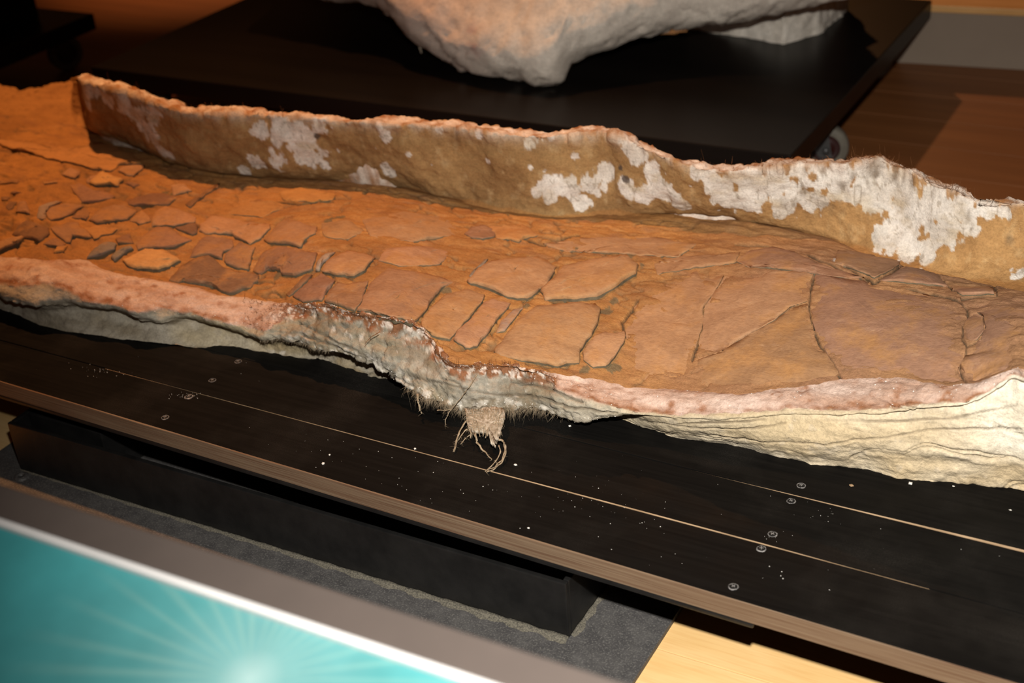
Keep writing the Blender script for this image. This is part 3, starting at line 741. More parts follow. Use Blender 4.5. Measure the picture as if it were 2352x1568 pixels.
# ---- rim colours
P = flat(RIMG2); rr = rowr.reshape(-1); ss = np.repeat(S[None], RIMG2.shape[0], 0).reshape(-1)
n_a = fbm(P*np.array([.16, 1, 1.4]), 60, 4, 71); n_b = fbm(P, 90, 4, 72); n_c = fbm(P*np.array([.5, 1, 1]), 14, 3, 73)
band = lerp3((0.55, 0.42, 0.35), (0.42, 0.27, 0.195), np.clip(.5+.9*n_a, 0, 1))
band = lerp3(band, (0.27, 0.115, 0.05), np.clip(1.5*n_b-.35, 0, .85))
band = lerp3(band, (0.70, 0.62, 0.55), np.clip(1.3*n_c-.4, 0, .8))
rust = np.exp(-((rr-(NB-2))/3.2)**2)*np.clip(.55+.9*n_b, 0, 1)
mid = np.interp(ss, [600, 680, 1250, 1290], [0, 1, 1, 0])
rust = np.maximum(rust, mid*np.exp(-((rr-8)/10.0)**2)*np.clip(.4+1.3*n_b, 0, 1))
band = lerp3(band, (0.22, 0.085, 0.032), np.clip(rust, 0, .9))
gr_ = fbm(P, 190, 3, 75)
band = lerp3(band, lerp3((0.20, 0.080, 0.030), (0.60, 0.50, 0.42), sstep(.15, .40, gr_+.3*n_b)), mid*.92)
xr = np.clip((ss-1250)/700, 0, 1)
fa = lerp3((0.27, 0.235, 0.175), (0.42, 0.38, 0.305), np.clip(.5+.9*n_a, 0, 1))
fa = lerp3(fa, (0.40, 0.315, 0.17), np.clip(1.1*n_c-.1, 0, .65))
fa = lerp3(fa, lerp3((0.70, 0.65, 0.535), (0.52, 0.41, 0.255), np.clip(.45+1.0*n_c, 0, 1)), xr)
fa = lerp3(fa, (0.30, 0.225, 0.12), np.clip(1.4*fbm(P*np.array([.7, 1, 1]), 30, 4, 76)-.2, 0, .75)*np.clip(mid+.25, 0, 1))
fa = fa*(1-.26*mid[:, None])
fa = lerp3(fa, (0.52, 0.47, 0.40), sstep(.50, .66, n_b+.35*gr_)*np.clip(mid+.2, 0, .85))
edge_b = np.exp(-((rr-(NF-3))/5.0)**2)*mid
fa = lerp3(fa, (0.60, 0.56, 0.49), edge_b*sstep(.0, .35, gr_)*.75)
fa = lerp3(fa, (0.17, 0.125, 0.075), np.clip(1.7*fbm(P*np.array([.5, 1, 1]), 55, 4, 74)-.35, 0, .85)*np.clip(mid+.15, 0, 1))
tb = sstep(NB-2, NB+3, rr - 2.0*mid + (2.5+3*mid)*n_b)
c = lerp3(band, fa, tb)
crease = gate*np.exp(-((lay-0.08)/0.04)**2)*tb
c = lerp3(c, c*np.array([.62, .60, .56]), crease*.6)
c = lerp3(c, (0.10, 0.075, 0.05), crk_r*.8)
grid_obj('plaster_rim', RIMG2, M_STONE, None, c).parent = JK
for ci in (0, -1):      # sawn ends of the block, beyond the picture
    bl = np.concatenate([WALLG2[:, ci], FL2[1:, ci], RIMG2[1:, ci]], 0)[::2]
    G_ = np.stack([bl*np.array([1, 1, 0])*(t) + bl*np.array([1, 1, 0])*(1-t) + np.array([0, 0, 1])*((bl[:, 2:3]-ZB)*t+ZB) for t in np.linspace(0, 1, 24)], 0)
    P_ = flat(G_); cc = lerp3((0.46, 0.40, 0.31), (0.34, 0.27, 0.18), np.clip(.5+.9*fbm(P_, 30, 4, 95), 0, 1))
    G_[1:-1, 1:-1, 0] += (.004*fbm(P_, 25, 3, 96)).reshape(G_.shape[:2])[1:-1, 1:-1]
    grid_obj('end_face', G_, M_STONE, None, cc).parent = JK
for o in JK.children: o.matrix_parent_inverse = Matrix.Translation(-Vector(JK.location))

# ------------------------------------------------------------------ burlap fringe and threads
def fibre(m, p, d, L, r, droop=0.0, seg_=3):
    pts = [Vector(p)+Vector(d)*(L*i/seg_)+Vector((0, 0, -droop*L*(i/seg_)**2)) for i in range(seg_+1)]
    m.tube(pts, [r*(1-0.75*i/seg_) for i in range(seg_+1)], 3)
fr = MB()
def col_at(u): return int(np.clip((u-S[0])/3.0, 0, len(S)-1))
rowE = NF-1
for i in range(3000):
    z_ = i < 2500
    u = (random.triangular(930, 1300, 1060) if random.random() < .6 else random.choice((955, 990, 1030, 1075, 1110, 1180, 1230))+random.gauss(0, 9)) if z_ else random.uniform(600, 760)
    p = RIMG2[rowE+random.randint(-2, 4), col_at(u)]
    d = Vector((random.gauss(-.1, .45), random.uniform(-.9, .05), random.uniform(-1.0, -.05))).normalized()
    fibre(fr, p, d, abs(random.gauss(.0045, .003))+.0015 if z_ else random.uniform(.001, .004), random.uniform(.00008, .00022), random.uniform(-.2, .7))
FR = fr.build('burlap_fringe', M_BURLAP, JK, True); FR['kind'] = 'stuff'; FR['label'] = 'frayed tan burlap fibres on the overhanging edge'
gt = MB()
for i in range(1500):
    q_ = random.random()
    if q_ < .45: u = random.uniform(660, 1290); r0 = random.randint(4, NB+4)
    elif q_ < .75: u = random.uniform(900, 1420); r0 = rowE+random.randint(-6, 4)
    elif q_ < .9: u = random.uniform(1290, 2340); r0 = random.randint(1, NB)
    else: u = random.uniform(0, 660); r0 = random.randint(NB-6, NB+2)
    p = RIMG2[r0, col_at(u)]; r = abs(random.gauss(.0003, .0003))+.00015
    a_ = [Vector((random.uniform(-1, 1), random.uniform(-1, 1), random.uniform(-.6, 1))).normalized()*r*random.uniform(.7, 1.3)+Vector(p) for _ in range(5)]
    gt.add(a_, [(0, 1, 2), (0, 2, 3), (0, 3, 1), (4, 2, 1), (4, 3, 2), (4, 1, 3)])
GT = gt.build('plaster_grit', M_CRUMB, JK); GT['kind'] = 'stuff'; GT['label'] = 'white plaster grit clinging to the broken edges'
hr = MB()
for i in range(1100):
    if i < 520:
        u = random.choice([random.uniform(1600, 2352), random.uniform(1950, 2250), random.uniform(180, 700)])
        p = WALLG2[random.randint(nWt-1, nWi), col_at(u)]
        d = Vector((random.uniform(-1, 1), random.uniform(-.8, .8), random.uniform(0, 1))).normalized(); L = random.uniform(.002, .007)
        if random.random() < .03: d = Vector((random.uniform(-.3, .3), 0, 1)); L = random.uniform(.010, .016)
    else:
        u = random.choice([random.uniform(690, 1280), random.uniform(950, 1280), random.uniform(560, 700)])
        p = RIMG2[random.randint(4, NB-1), col_at(u)]
        d = Vector((random.uniform(-1, 1), random.uniform(-1, .6), random.uniform(0, 1))).normalized(); L = random.uniform(.002, .006)
        if random.random() < .03: d = Vector((random.uniform(-.3, .3), 0, 1)); L = random.uniform(.008, .013)
    fibre(hr, p, d, L, random.uniform(.00014, .0003), 0, 2)
HR = hr.build('hair_fibres', M_RUSTFIB, JK, True); HR['kind'] = 'stuff'; HR['label'] = 'short brown fibres along the broken rim edges'
def thread(pxs, r, name='burlap_strand', mat=M_BURLAP, split=1):
    pts = [onz(u, v, z) for u, v, z in pxs]
    # smooth
    P_ = []
    for i in range(len(pts)-1):
        for k in range(5):
            t = k/5; P_.append(Vector(pts[i]*(1-t)+pts[i+1]*t))
    P_.append(Vector(pts[-1]))
    for _ in range(2):
        P_ = [P_[0]]+[(P_[i-1]+P_[i]*2+P_[i+1])/4 for i in range(1, len(P_)-1)]+[P_[-1]]
    m = MB(); n = len(P_)
    for s_ in range(split):
        off = Vector((random.uniform(-1, 1), random.uniform(-.3, .3), random.uniform(-.3, .3)))*(r*1.6 if split > 1 else 0)
        ph = random.uniform(0, 6)
        m.tube([p+off*(i/n)+Vector((math.sin(i*1.3+ph), 0, math.cos(i*1.1+ph)))*r*.35 for i, p in enumerate(P_)], [r*(1-.6*i/n)*random.uniform(.8, 1.15) for i in range(n)], 5)
    for q in range(10):
        i = random.randint(n//2, n-1); fibre(m, P_[i], Vector((random.uniform(-1, 1), random.uniform(-.6, .3), random.uniform(-.6, .6))).normalized(), random.uniform(.002, .006), .00013, .2)
    return m.build(name, mat, JK, True)
# the ragged tuft: a torn flap of plaster-stiff cloth and the strands that hang from it
fp = [(1068, 938, .139), (1100, 934, .1395), (1130, 935, .1395), (1158, 940, .1385), (1160, 962, .136), (1152, 985, .133), (1146, 1010, .130), (1138, 1026, .128), (1128, 1020, .128), (1128, 1000, .131), (1112, 993, .132), (1090, 994, .132), (1078, 985, .133), (1072, 965, .136)]
fpt = [onz(u, v, z) for u, v, z in fp]
def slab(pts, th, name, mats, par, bul=0.0, div=3, amp=.0002):
    P_ = []
    n0 = len(pts)
    for i in range(n0):
        for k in range(div):
            t = k/div; q = pts[i]*(1-t)+pts[(i+1) % n0]*t
            P_.append(q+np.array([random.uniform(-1, 1), random.uniform(-1, 1), random.uniform(-1, 1)])*.0009)
    n = len(P_); c_ = sum(P_)/n; nv = np.cross(P_[n//3]-P_[0], P_[2*n//3]-P_[0]); nv /= np.linalg.norm(nv)
    if nv @ (CAM-c_) < 0: nv = -nv
    vs = [q-nv*th*.5 for q in P_]+[q+nv*th*.5 for q in P_]; fs = [(i, (i+1) % n, n+(i+1) % n, n+i) for i in range(n)]
    for sc in (.8, .5, .25):
        b = len(vs); vs += [c_+(q-c_)*sc+nv*(th*.5+bul*(1-sc)+random.uniform(-amp, amp)) for q in P_]
        fs += [(b-n+i, b-n+(i+1) % n, b+(i+1) % n, b+i) for i in range(n)]
    vs.append(c_+nv*(th*.5+bul)); b = len(vs)-1; fs += [(b-n+i, b-n+(i+1) % n, b) for i in range(n)]
    fs.append(tuple(range(n-1, -1, -1)))
    o = mesh_obj(name, vs, fs, mats, None, True)
    bm = bmesh.new(); bm.from_mesh(o.data); bmesh.ops.recalc_face_normals(bm, faces=bm.faces[:]); bm.to_mesh(o.data); bm.free()
    if par: adopt(o, par)
    return o
M_FLAP = mat_noise('plastered_burlap', (0.15, 0.112, 0.07), (0.46, 0.40, 0.32), 240, 0.95, 0.05, 0.8)
FLO = slab(fpt, .0035, 'burlap_flap', M_FLAP, JK, .0015, 7)
def px_in(t_, s_):   # a point on the flap: t across, s down
    tu = 1070+88*t_; return onz(tu+(1118-tu)*.25*s_, 938+58*s_, .1395-.0075*s_)
tw = MB()
for i in range(26):
    t_ = (i+.5)/26+random.gauss(0, .01); sl = random.uniform(.6, 1.35); P_ = [Vector(px_in(t_+random.gauss(0, .02), j/6*sl))+Vector((0, -.003, .0015)) for j in range(7)]
    tw.tube(P_, [random.uniform(.00025, .0005)]*7, 4)
for i in range(11):
    s_ = (i+.5)/14; j0, j1 = random.uniform(-.05, .25), random.uniform(.7, 1.05)
    P_ = [Vector(px_in(j0+(j1-j0)*j/6, s_+random.gauss(0, .012)))+Vector((0, -.003, .0015)) for j in range(7)]
    tw.tube(P_, [random.uniform(.00025, .0005)]*7, 4)
for i in range(260):
    p = px_in(random.choice((random.uniform(-.03, .05), random.uniform(.95, 1.03), random.random())), random.random())
    fibre(tw, p, Vector((random.uniform(-1, 1), random.uniform(-1, -.2), random.uniform(-.7, .3))).normalized(), random.uniform(.002, .006), random.uniform(.0001, .00022), .3)
TW = tw.build('burlap_weave', M_BURLAP, JK, True); TW['kind'] = 'stuff'
thread([(1072, 965, .137), (1058, 985, .133), (1050, 1005, .128), (1042, 1038, .1225)], .0009, split=2)
thread([(1090, 975, .135), (1068, 988, .131), (1056, 1005, .127), (1046, 1020, .1235)], .0008)
thread([(1085, 995, .132), (1070, 1005, .128), (1058, 1020, .124)], .0008)
thread([(1092, 994, .132), (1094, 1012, .129), (1104, 1028, .126), (1118, 1042, .1235), (1130, 1056, .1215)], .0014)
thread([(1140, 1010, .130), (1155, 1010, .130), (1162, 1030, .128), (1156, 1055, .125), (1140, 1072, .123), (1116, 1084, .1215)], .0012, split=3)
thread([(1146, 1022, .129), (1150, 1040, .127), (1138, 1060, .124), (1120, 1078, .122)], .0008, split=2)
thread([(1098, 856, .172), (1080, 885, .166), (1058, 915, .155), (1036, 940, .143), (1024, 960, .134), (1022, 978, .128)], .0007)
thread([(1004, 942, .140), (1020, 942, .140), (1040, 940, .141)], .0007)
thread([(958, 905, .145), (962, 930, .138), (968, 950, .130)], .0016)
thread([(872, 762, .198), (850, 775, .192), (838, 790, .186)], .0005, mat=M_RUSTFIB)

# ------------------------------------------------------------------ the fossil: broken plates bedded on the matrix
FB = empty('fossil_bone', (-0.8, 1.25, 0.17))
tag(FB, 'cracked tan fossil bone of many flat plates bedded in the jacket', 'fossil')
def conv(t, pts):
    o = {'b': (0, 300, .2041), 'c': (350, 400, .1913), 'd': (750, 500, .3444), 'e': (1552, 460, .3444), 'p': (0, 0, 1)}[t]
    return [(o[0]+x*o[2], o[1]+y*o[2]) for x, y in pts]
TAN = (0.36, 0.205, 0.106); PINK = (0.285, 0.160, 0.092); BRN = (0.212, 0.118, 0.067); OCH = (0.40, 0.205, 0.074); LILA = (0.29, 0.225, 0.185); YEL = (0.48, 0.27, 0.105); GRY = (0.20, 0.165, 0.13); RTP = (0.285, 0.158, 0.095); RTL = (0.320, 0.176, 0.094)
FR_LIST = [
 # tag, thickness mm, colour, outline
 ('b', 4, OCH, [(-120, 90), (0, 170), (150, 230), (300, 250), (480, 310), (700, 360), (900, 400), (1050, 450), (1240, 470), (1340, 400), (1480, 385), (1600, 395), (1500, 270), (1300, 170), (1150, 130), (900, 210), (500, 190), (250, 140), (0, 110), (-100, 70)]),
 ('b', 4, TAN, [(1335, 470), (1440, 520), (1500, 530), (1590, 460), (1625, 395), (1500, 395), (1360, 420)]),
 ('b', 4, TAN, [(690, 490), (790, 410), (910, 460), (900, 510), (840, 550), (760, 530)]),
 ('b', 3, TAN, [(470, 580), (560, 590), (650, 560), (655, 595), (580, 610), (500, 615)]),
 ('b', 3, BRN, [(-60, 590), (0, 570), (100, 580), (190, 540), (210, 560), (190, 595), (100, 605), (0, 610)]),
 ('b', 6, YEL, [(1010, 610), (1160, 470), (1390, 560), (1340, 640), (1200, 630), (1080, 640)]),
 ('b', 3, TAN, [(960, 570), (1000, 520), (1100, 500), (1040, 575), (990, 600)]),
 ('b', 2.5, BRN, [(1400, 600), (1500, 590), (1580, 610), (1500, 640), (1440, 622)]),
 ('b', 2.5, PINK, [(780, 610), (880, 580), (960, 615), (1060, 680), (1250, 700), (1300, 750), (1100, 815), (930, 822), (880, 750), (830, 700)]),
 ('b', 2.5, BRN, [(110, 710), (180, 690), (240, 700), (160, 730)]),
 ('b', 3, BRN, [(10, 760), (60, 740), (120, 760), (80, 790), (20, 785)]),
 ('b', 3, BRN, [(60, 860), (110, 800), (190, 810), (140, 890), (90, 900)]),
 ('b', 3.5, PINK, [(180, 920), (220, 800), (300, 800), (340, 900), (335, 940), (260, 930)]),
 ('b', 3, LILA, [(415, 950), (440, 850), (640, 790), (700, 815), (560, 880), (512, 960), (530, 1005), (470, 1010), (420, 990)]),
 ('b', 4, PINK, [(522, 960), (565, 890), (740, 815), (950, 850), (840, 950), (680, 1010), (580, 1020), (540, 1000)]),
 ('b', 3, BRN, [(800, 980), (960, 870), (1020, 930), (985, 1010), (880, 1000)]),
 ('b', 5, PINK, [(1000, 1020), (1060, 940), (1130, 880), (1280, 830), (1430, 850), (1560, 910), (1430, 1010), (1250, 1040), (1090, 1055)]),
 ('b', 3, BRN, [(1430, 800), (1540, 740), (1700, 700), (1850, 700), (2000, 760), (1900, 850), (1720, 850), (1560, 860), (1450, 830)]),
 ('b', 3, TAN, [(1460, 1020), (1600, 900), (1680, 960), (1695, 1030), (1580, 1060)]),
 ('b', 3.5, BRN, [(130, 1180), (200, 1060), (300, 1010), (450, 1050), (555, 1110), (565, 1170), (450, 1260), (380, 1240), (250, 1220)]),
 ('b', 4, PINK, [(570, 1110), (630, 1080), (760, 1030), (890, 1040), (900, 1090), (1000, 1150), (1040, 1210), (960, 1220), (830, 1210), (800, 1270), (740, 1270), (640, 1190)]),
 ('b', 3, OCH, [(940, 1100), (1080, 1070), (1340, 1090), (1260, 1170), (1150, 1190), (1060, 1235)]),
 ('b', 3, PINK, [(480, 1280), (570, 1220), (640, 1205), (740, 1290), (720, 1320), (560, 1310)]),
 ('b', 9, TAN, [(-100, 1320), (0, 1285), (120, 1240), (280, 1220), (230, 1300), (80, 1350), (0, 1390), (-80, 1400)]),
 ('b', 3, OCH, [(600, 1385), (640, 1320), (770, 1300), (720, 1375)]),
 ('b', 7, GRY, [(970, 1440), (1060, 1350), (1220, 1260), (1320, 1290), (1300, 1360), (1180, 1420), (1080, 1450)]),
 ('b', 5, GRY, [(1250, 1440), (1300, 1380), (1480, 1310), (1510, 1350), (1400, 1400), (1290, 1480)]),
 ('b', 7, YEL, [(1380, 1470), (1480, 1410), (1640, 1350), (1840, 1360), (1950, 1410), (2040, 1470), (1960, 1530), (1800, 1590), (1560, 1580), (1430, 1530)]),
 ('b', 5, PINK, [(1530, 1300), (1590, 1190), (1750, 1095), (1900, 1095), (2060, 1200), (2160, 1240), (1960, 1330), (1840, 1340), (1640, 1335), (1560, 1355)]),
 ('b', 3, BRN, [(1300, 1220), (1470, 1150), (1500, 1280), (1330, 1285)]),
 ('c', 4, TAN, [(-20, 560), (30, 450), (160, 390), (320, 420), (530, 520), (520, 580), (270, 645), (180, 620), (0, 630)]),
 ('c', 3, BRN, [(275, 655), (520, 590), (550, 620), (540, 715), (490, 745), (360, 700)]),
 ('c', 5, TAN, [(565, 620), (700, 505), (830, 512), (1040, 545), (1180, 610), (1420, 605), (1420, 670), (1320, 785), (1180, 850), (1060, 800), (990, 780), (970, 740), (750, 725), (640, 718), (565, 695)]),
 ('c', 5, TAN, [(1340, 800), (1450, 690), (1505, 595), (1580, 540), (1750, 560), (1980, 650), (1960, 720), (1840, 805), (1785, 895), (1640, 858), (1430, 848)]),
 ('c', 4.5, PINK, [(440, 1010), (500, 880), (570, 790), (650, 750), (820, 760), (970, 790), (985, 860), (955, 905), (855, 955), (835, 1045), (700, 990), (560, 1010)]),
 ('c', 4.5, PINK, [(855, 1055), (875, 965), (990, 880), (1060, 825), (1190, 880), (1240, 885), (1205, 960), (1165, 1160), (1000, 1140), (880, 1090)]),
 ('c', 5, PINK, [(1205, 1170), (1255, 1050), (1335, 925), (1480, 872), (1650, 890), (1850, 940), (1985, 960), (1945, 1080), (1915, 1165), (1720, 1240), (1560, 1220), (1550, 1170), (1400, 1160), (1300, 1200)]),
 ('c', 3, LILA, [(1955, 1165), (1965, 1060), (2080, 965), (2215, 925), (2145, 1000), (2055, 1080), (2005, 1175)]),
 ('p', 6, TAN, [(740, 628), (750, 606), (780, 583), (800, 577), (835, 583), (862, 592), (838, 627), (815, 638), (775, 636)]),
 ('c', 6, BRN, [(190, 1280), (340, 1120), (480, 1045), (690, 1000), (790, 1065), (840, 1115), (1010, 1185), (1280, 1225), (1270, 1290), (1180, 1370), (1030, 1430), (940, 1465), (830, 1425), (780, 1385), (600, 1345), (430, 1315), (320, 1305)]),
 ('c', 3, BRN, [(1600, 1440), (1680, 1380), (1860, 1195), (1930, 1205), (1840, 1315), (1700, 1440), (1640, 1475)]),
 ('c', 4, PINK, [(1690, 1480), (1880, 1295), (2030, 1190), (2200, 1290), (2095, 1440), (2045, 1525), (1800, 1550)]),
 ('p', 4, PINK, [(752, 677), (775, 650), (800, 653), (848, 643), (834, 690), (814, 718), (790, 708), (745, 694)]),
 ('d', 5, PINK, [(205, 630), (315, 410), (400, 335), (560, 350), (860, 425), (780, 465), (700, 570), (620, 680), (580, 705), (440, 695), (250, 655)]),
 ('d', 6, TAN, [(935, 430), (1000, 360), (1100, 290), (1240, 270), (1420, 260), (1535, 330), (1490, 430), (1400, 515), (1340, 555), (1220, 545), (1080, 485), (960, 450)]),
 ('d', 7, TAN, [(1425, 500), (1505, 430), (1575, 325), (1800, 272), (2010, 255), (2080, 320), (2060, 390), (1820, 540), (1650, 560), (1460, 555)]),
 ('d', 5, TAN, [(622, 700), (700, 600), (800, 505), (950, 475), (1055, 522), (1035, 580), (955, 680), (875, 760), (825, 825), (700, 797), (640, 768)]),
 ('d', 5, TAN, [(845, 820), (885, 760), (975, 682), (1055, 565), (1105, 535), (1230, 572), (1200, 620), (1140, 690), (1060, 800), (1000, 870), (930, 880), (880, 848)]),
 ('d', 3, LILA, [(1130, 770), (1160, 690), (1250, 605), (1315, 595), (1255, 680), (1185, 760)]),
 ('d', 6, TAN, [(1115, 890), (1185, 800), (1275, 680), (1405, 585), (1640, 575), (1800, 580), (1830, 620), (1805, 720), (1765, 800), (1695, 900), (1685, 975), (1540, 1000), (1300, 958), (1160, 918)]),
 ('d', 5, TAN, [(1705, 905), (1795, 785), (1860, 765), (1990, 772), (1995, 830), (1930, 930), (1860, 1000), (1780, 1005), (1720, 960)]),
 ('d', 3.5, PINK, [(920, 110), (960, 60), (1050, 50), (1135, 90), (1120, 130), (1040, 150), (970, 140)]),
 ('d', 3, GRY, [(950, 385), (1055, 275), (1080, 280), (1040, 330), (965, 400)]),
 # the long smooth slabs on the right
 ('p', 3.5, RTL, [(1455, 702), (1500, 652), (1600, 624), (1661, 634), (1639, 670), (1613, 710), (1610, 760), (1598, 790), (1578, 878), (1500, 878), (1447, 860), (1442, 800), (1438, 760)]),
 ('p', 4, RTL, [(1667, 634), (1760, 627), (1867, 624), (1857, 660), (1853, 690), (1815, 703), (1777, 736), (1735, 760), (1698, 782), (1655, 806), (1604, 822), (1606, 790), (1617, 760), (1620, 710), (1645, 670)]),
 ('p', 4, RTL, [(1853, 697), (1859, 740), (1877, 790), (1907, 830), (1926, 862), (1870, 880), (1780, 886), (1690, 898), (1588, 888), (1603, 828), (1657, 812), (1701, 788), (1739, 766), (1781, 742), (1818, 709)]),
 ('p', 4.5, RTP, [(1876, 626), (1920, 641), (1990, 648), (2060, 660), (2130, 672), (2190, 688), (2212, 706), (2217, 722), (2206, 745), (2203, 775), (2215, 795), (2211, 825), (2198, 845), (2217, 880), (2170, 883), (2069, 862), (1935, 866), (1915, 830), (1886, 785), (1868, 740), (1863, 700), (1867, 660)]),
 ('p', 4, RTP, [(2224, 728), (2240, 721), (2256, 731), (2258, 760), (2243, 779), (2223, 788), (2214, 770), (2215, 745)]),
 ('p', 4.5, RTP, [(2224, 706), (2285, 686), (2352, 692), (2500, 720), (2720, 765), (2720, 872), (2500, 862), (2352, 846), (2292, 856), (2232, 877), (2207, 845), (2221, 825), (2227, 797), (2252, 784), (2265, 760), (2262, 728), (2242, 714)]),
 ('p', 3, RTP, [(1772, 566), (1830, 580), (1880, 604), (1985, 640), (1900, 636), (1800, 620), (1720, 614), (1690, 600), (1720, 575)]),
 ('p', 3, RTP, [(1922, 572), (1990, 580), (2085, 602), (2010, 640), (1970, 624), (1918, 604)]),
 ('p', 3, RTP, [(2018, 644), (2090, 607), (2150, 627), (2178, 658), (2090, 652)]),
 ('p', 3, RTP, [(2186, 664), (2200, 660), (2283, 662), (2284, 677), (2210, 681)]),
 # thin scales in the worn middle
 ('p', 2.5, OCH, [(640, 440), (700, 425), (772, 448), (765, 460), (720, 467), (650, 460)]),
 ('p', 2, TAN, [(830, 505), (930, 482), (1040, 503), (1055, 538), (960, 556), (850, 543)]),
 ('p', 2, RTL, [(1245, 562), (1330, 545), (1480, 540), (1600, 560), (1560, 592), (1440, 584), (1300, 578)]),
 ('p', 2, OCH, [(560, 452), (625, 455), (655, 478), (600, 500), (520, 492)]),
 ('p', 2, TAN, [(735, 512), (800, 502), (838, 530), (800, 552), (745, 545)]),
 ('p', 2, TAN, [(880, 570), (960, 562), (1040, 575), (1010, 610), (920, 612), (870, 600)]),
 ('p', 2, RTL, [(1500, 600), (1580, 588), (1700, 580), (1690, 605), (1600, 616), (1510, 630)]),
 ('p', 2.5, OCH, [(1120, 520), (1200, 512), (1240, 540), (1190, 556), (1140, 548)]),
 ('p', 3, TAN, [(390, 425), (425, 422), (440, 440), (400, 450)]),
 ('p', 3, BRN, [(425, 470), (460, 445), (505, 420), (500, 432), (465, 458), (435, 478)]),
]
def fragment(k, tg, th, colr, poly):
    pts = conv(tg, poly); th *= 0.001
    n0 = len(pts); R_ = []
    for i in range(n0):
        a, b = np.array(pts[i]), np.array(pts[(i+1) % n0]); L = np.linalg.norm(b-a); m_ = max(1, int(L/7))
        for q in range(m_):
            p = a+(b-a)*q/m_
            R_.append(p)
    R_ = np.array(R_); n = len(R_)
    jp = np.c_[R_/14.0, np.full(n, k*3.7)]
    big = 0.5 if (colr in (RTP, RTL) and th > .0031) else 1.0
    R_ = R_ + big*np.stack([2.6*fbm(jp, 1.0, 3, 5), 2.0*fbm(jp, 1.0, 3, 6)], 1)
    c_ = R_.mean(0)
    size = np.linalg.norm(R_-c_, axis=1).mean()
    slab_ = colr in (RTP, RTL) and th > .0031
    if slab_: th *= .6
    # which stretches of the outline stand free and proud, which run out into the matrix
    nxt = np.roll(R_, -1, 0)-np.roll(R_, 1, 0); nrm_ = np.stack([nxt[:, 1], -nxt[:, 0]], 1)
    nrm_ /= np.linalg.norm(nrm_, axis=1, keepdims=True)+1e-9
    if np.sum((R_-c_)*nrm_) < 0: nrm_ = -nrm_
    oth = np.concatenate([OUT[q] for q in range(len(OUT)) if q != k])
    near = np.min(np.linalg.norm(R_[:, None]-oth[None], axis=2), axis=1) < (9 if slab_ else 6)
    we = np.where(near, 1.0, 0.0)
    if not slab_: we = np.maximum(we*.75, sstep(-.25, .45, nrm_[:, 1]+.25*nrm_[:, 0]))
    if not slab_: we = np.maximum(we, .38)
    else: R_ = R_ + nrm_*2.0*we[:, None]
    for _ in range(3): we = (np.roll(we, 1)+we*2+np.roll(we, -1))/4
    inset = min(.30, (1.3 if slab_ else 2.0)/size)
    levels = [(1.0, None, 0), (1.0, .55, 0), (1-inset*.45, .93, 1), (1-inset, 1.0, 1)]
    s_ = 1-inset
    m_ = 9 if size > 45 else 5
    for j in range(1, m_): levels.append((s_*(1-j/m_), 1.0, 1))
    vs = []; fs = []; mi = []; tops = []
    sd = int(k*13+5)
    for (sc, off, side) in levels:
        for pi, p in enumerate(R_):
            q = c_+(p-c_)*sc; loc = None
            for tr in range(12):
                loc, nor, dist = hit(bv_floor, float(q[0]), float(q[1]))
                if loc is not None: break
                q = c_+(q-c_)*.94
            if loc is None:
                loc = Vector(onz(float(q[0]), float(q[1]), .18)); nor = Vector((0, 0, 1))
            if nor.z < 0: nor = -nor
            nor = (nor*.5+Vector((0, 0, .8))).normalized()
            if off is None: o_ = -.0045
            else:
                fe = min(1.0, (1-sc)/.35)
                o_ = th*off*(we[pi]+(1-we[pi])*fe) - .0018*(1-we[pi])*(1-fe)
            vs.append(np.array(loc+nor*o_))
    wl_ = np.array([[we[pi]+(1-we[pi])*min(1.0, (1-sc)/.35) for pi in range(n)] for sc, _o, _s in levels])
    # a plate is stiffer than its bed: ease the small relief out of the upper rings
    V = np.array(vs).reshape(len(levels), n, 3)
    top = V[2:].reshape(-1, 3)
    A = np.c_[top[:, 0], top[:, 1], top[:, 0]**2, top[:, 1]**2, top[:, 0]*top[:, 1], np.ones(len(top))]
    co, *_ = np.linalg.lstsq(A, top[:, 2], rcond=None)
    fit = A@co
    fz = (fit*.75 + top[:, 2]*.25).reshape(V.shape[0]-2, n)
    V[2:, :, 2] = V[2:, :, 2]*(1-wl_[2:]) + fz*wl_[2:]
    V[2, :, 2] -= th*.10
    V[1, :, 2] = np.minimum(V[1, :, 2], V[2, :, 2]-th*.25)
    rel = fbm(V[3:].reshape(-1, 3)*np.array([.7, 1, 1]), 38, 5, sd)*.0017
    V[3:, :, 2] += rel.reshape(V.shape[0]-3, n)*wl_[3:]
    vs = list(V.reshape(-1, 3))
    ctr_ = vs[-n:]; vs.append(np.mean(ctr_, axis=0))
    for L_ in range(len(levels)-1):
        for i in range(n):
            fs.append((L_*n+i, L_*n+(i+1) % n, (L_+1)*n+(i+1) % n, (L_+1)*n+i)); mi.append(1 if L_ == 0 else 0)
    b = (len(levels)-1)*n
    for i in range(n): fs.append((b+i, b+(i+1) % n, len(vs)-1)); mi.append(0)
    o = mesh_obj('bone_fragment', vs, fs, [M_BONE, M_BSIDE], None, True, mi)
    bm = bmesh.new(); bm.from_mesh(o.data); bmesh.ops.recalc_face_normals(bm, faces=bm.faces[:])
    up = sum(f.normal.z*f.calc_area() for f in bm.faces if f.material_index == 0)
    if up < 0: bmesh.ops.reverse_faces(bm, faces=bm.faces[:])
    bm.to_mesh(o.data); bm.free()
    j = 1+random.uniform(-.10, .10)
    o.color = (colr[0]*j, colr[1]*j*random.uniform(.97, 1.03), colr[2]*j*random.uniform(.94, 1.06), 1)
    adopt(o, FB)
    return o
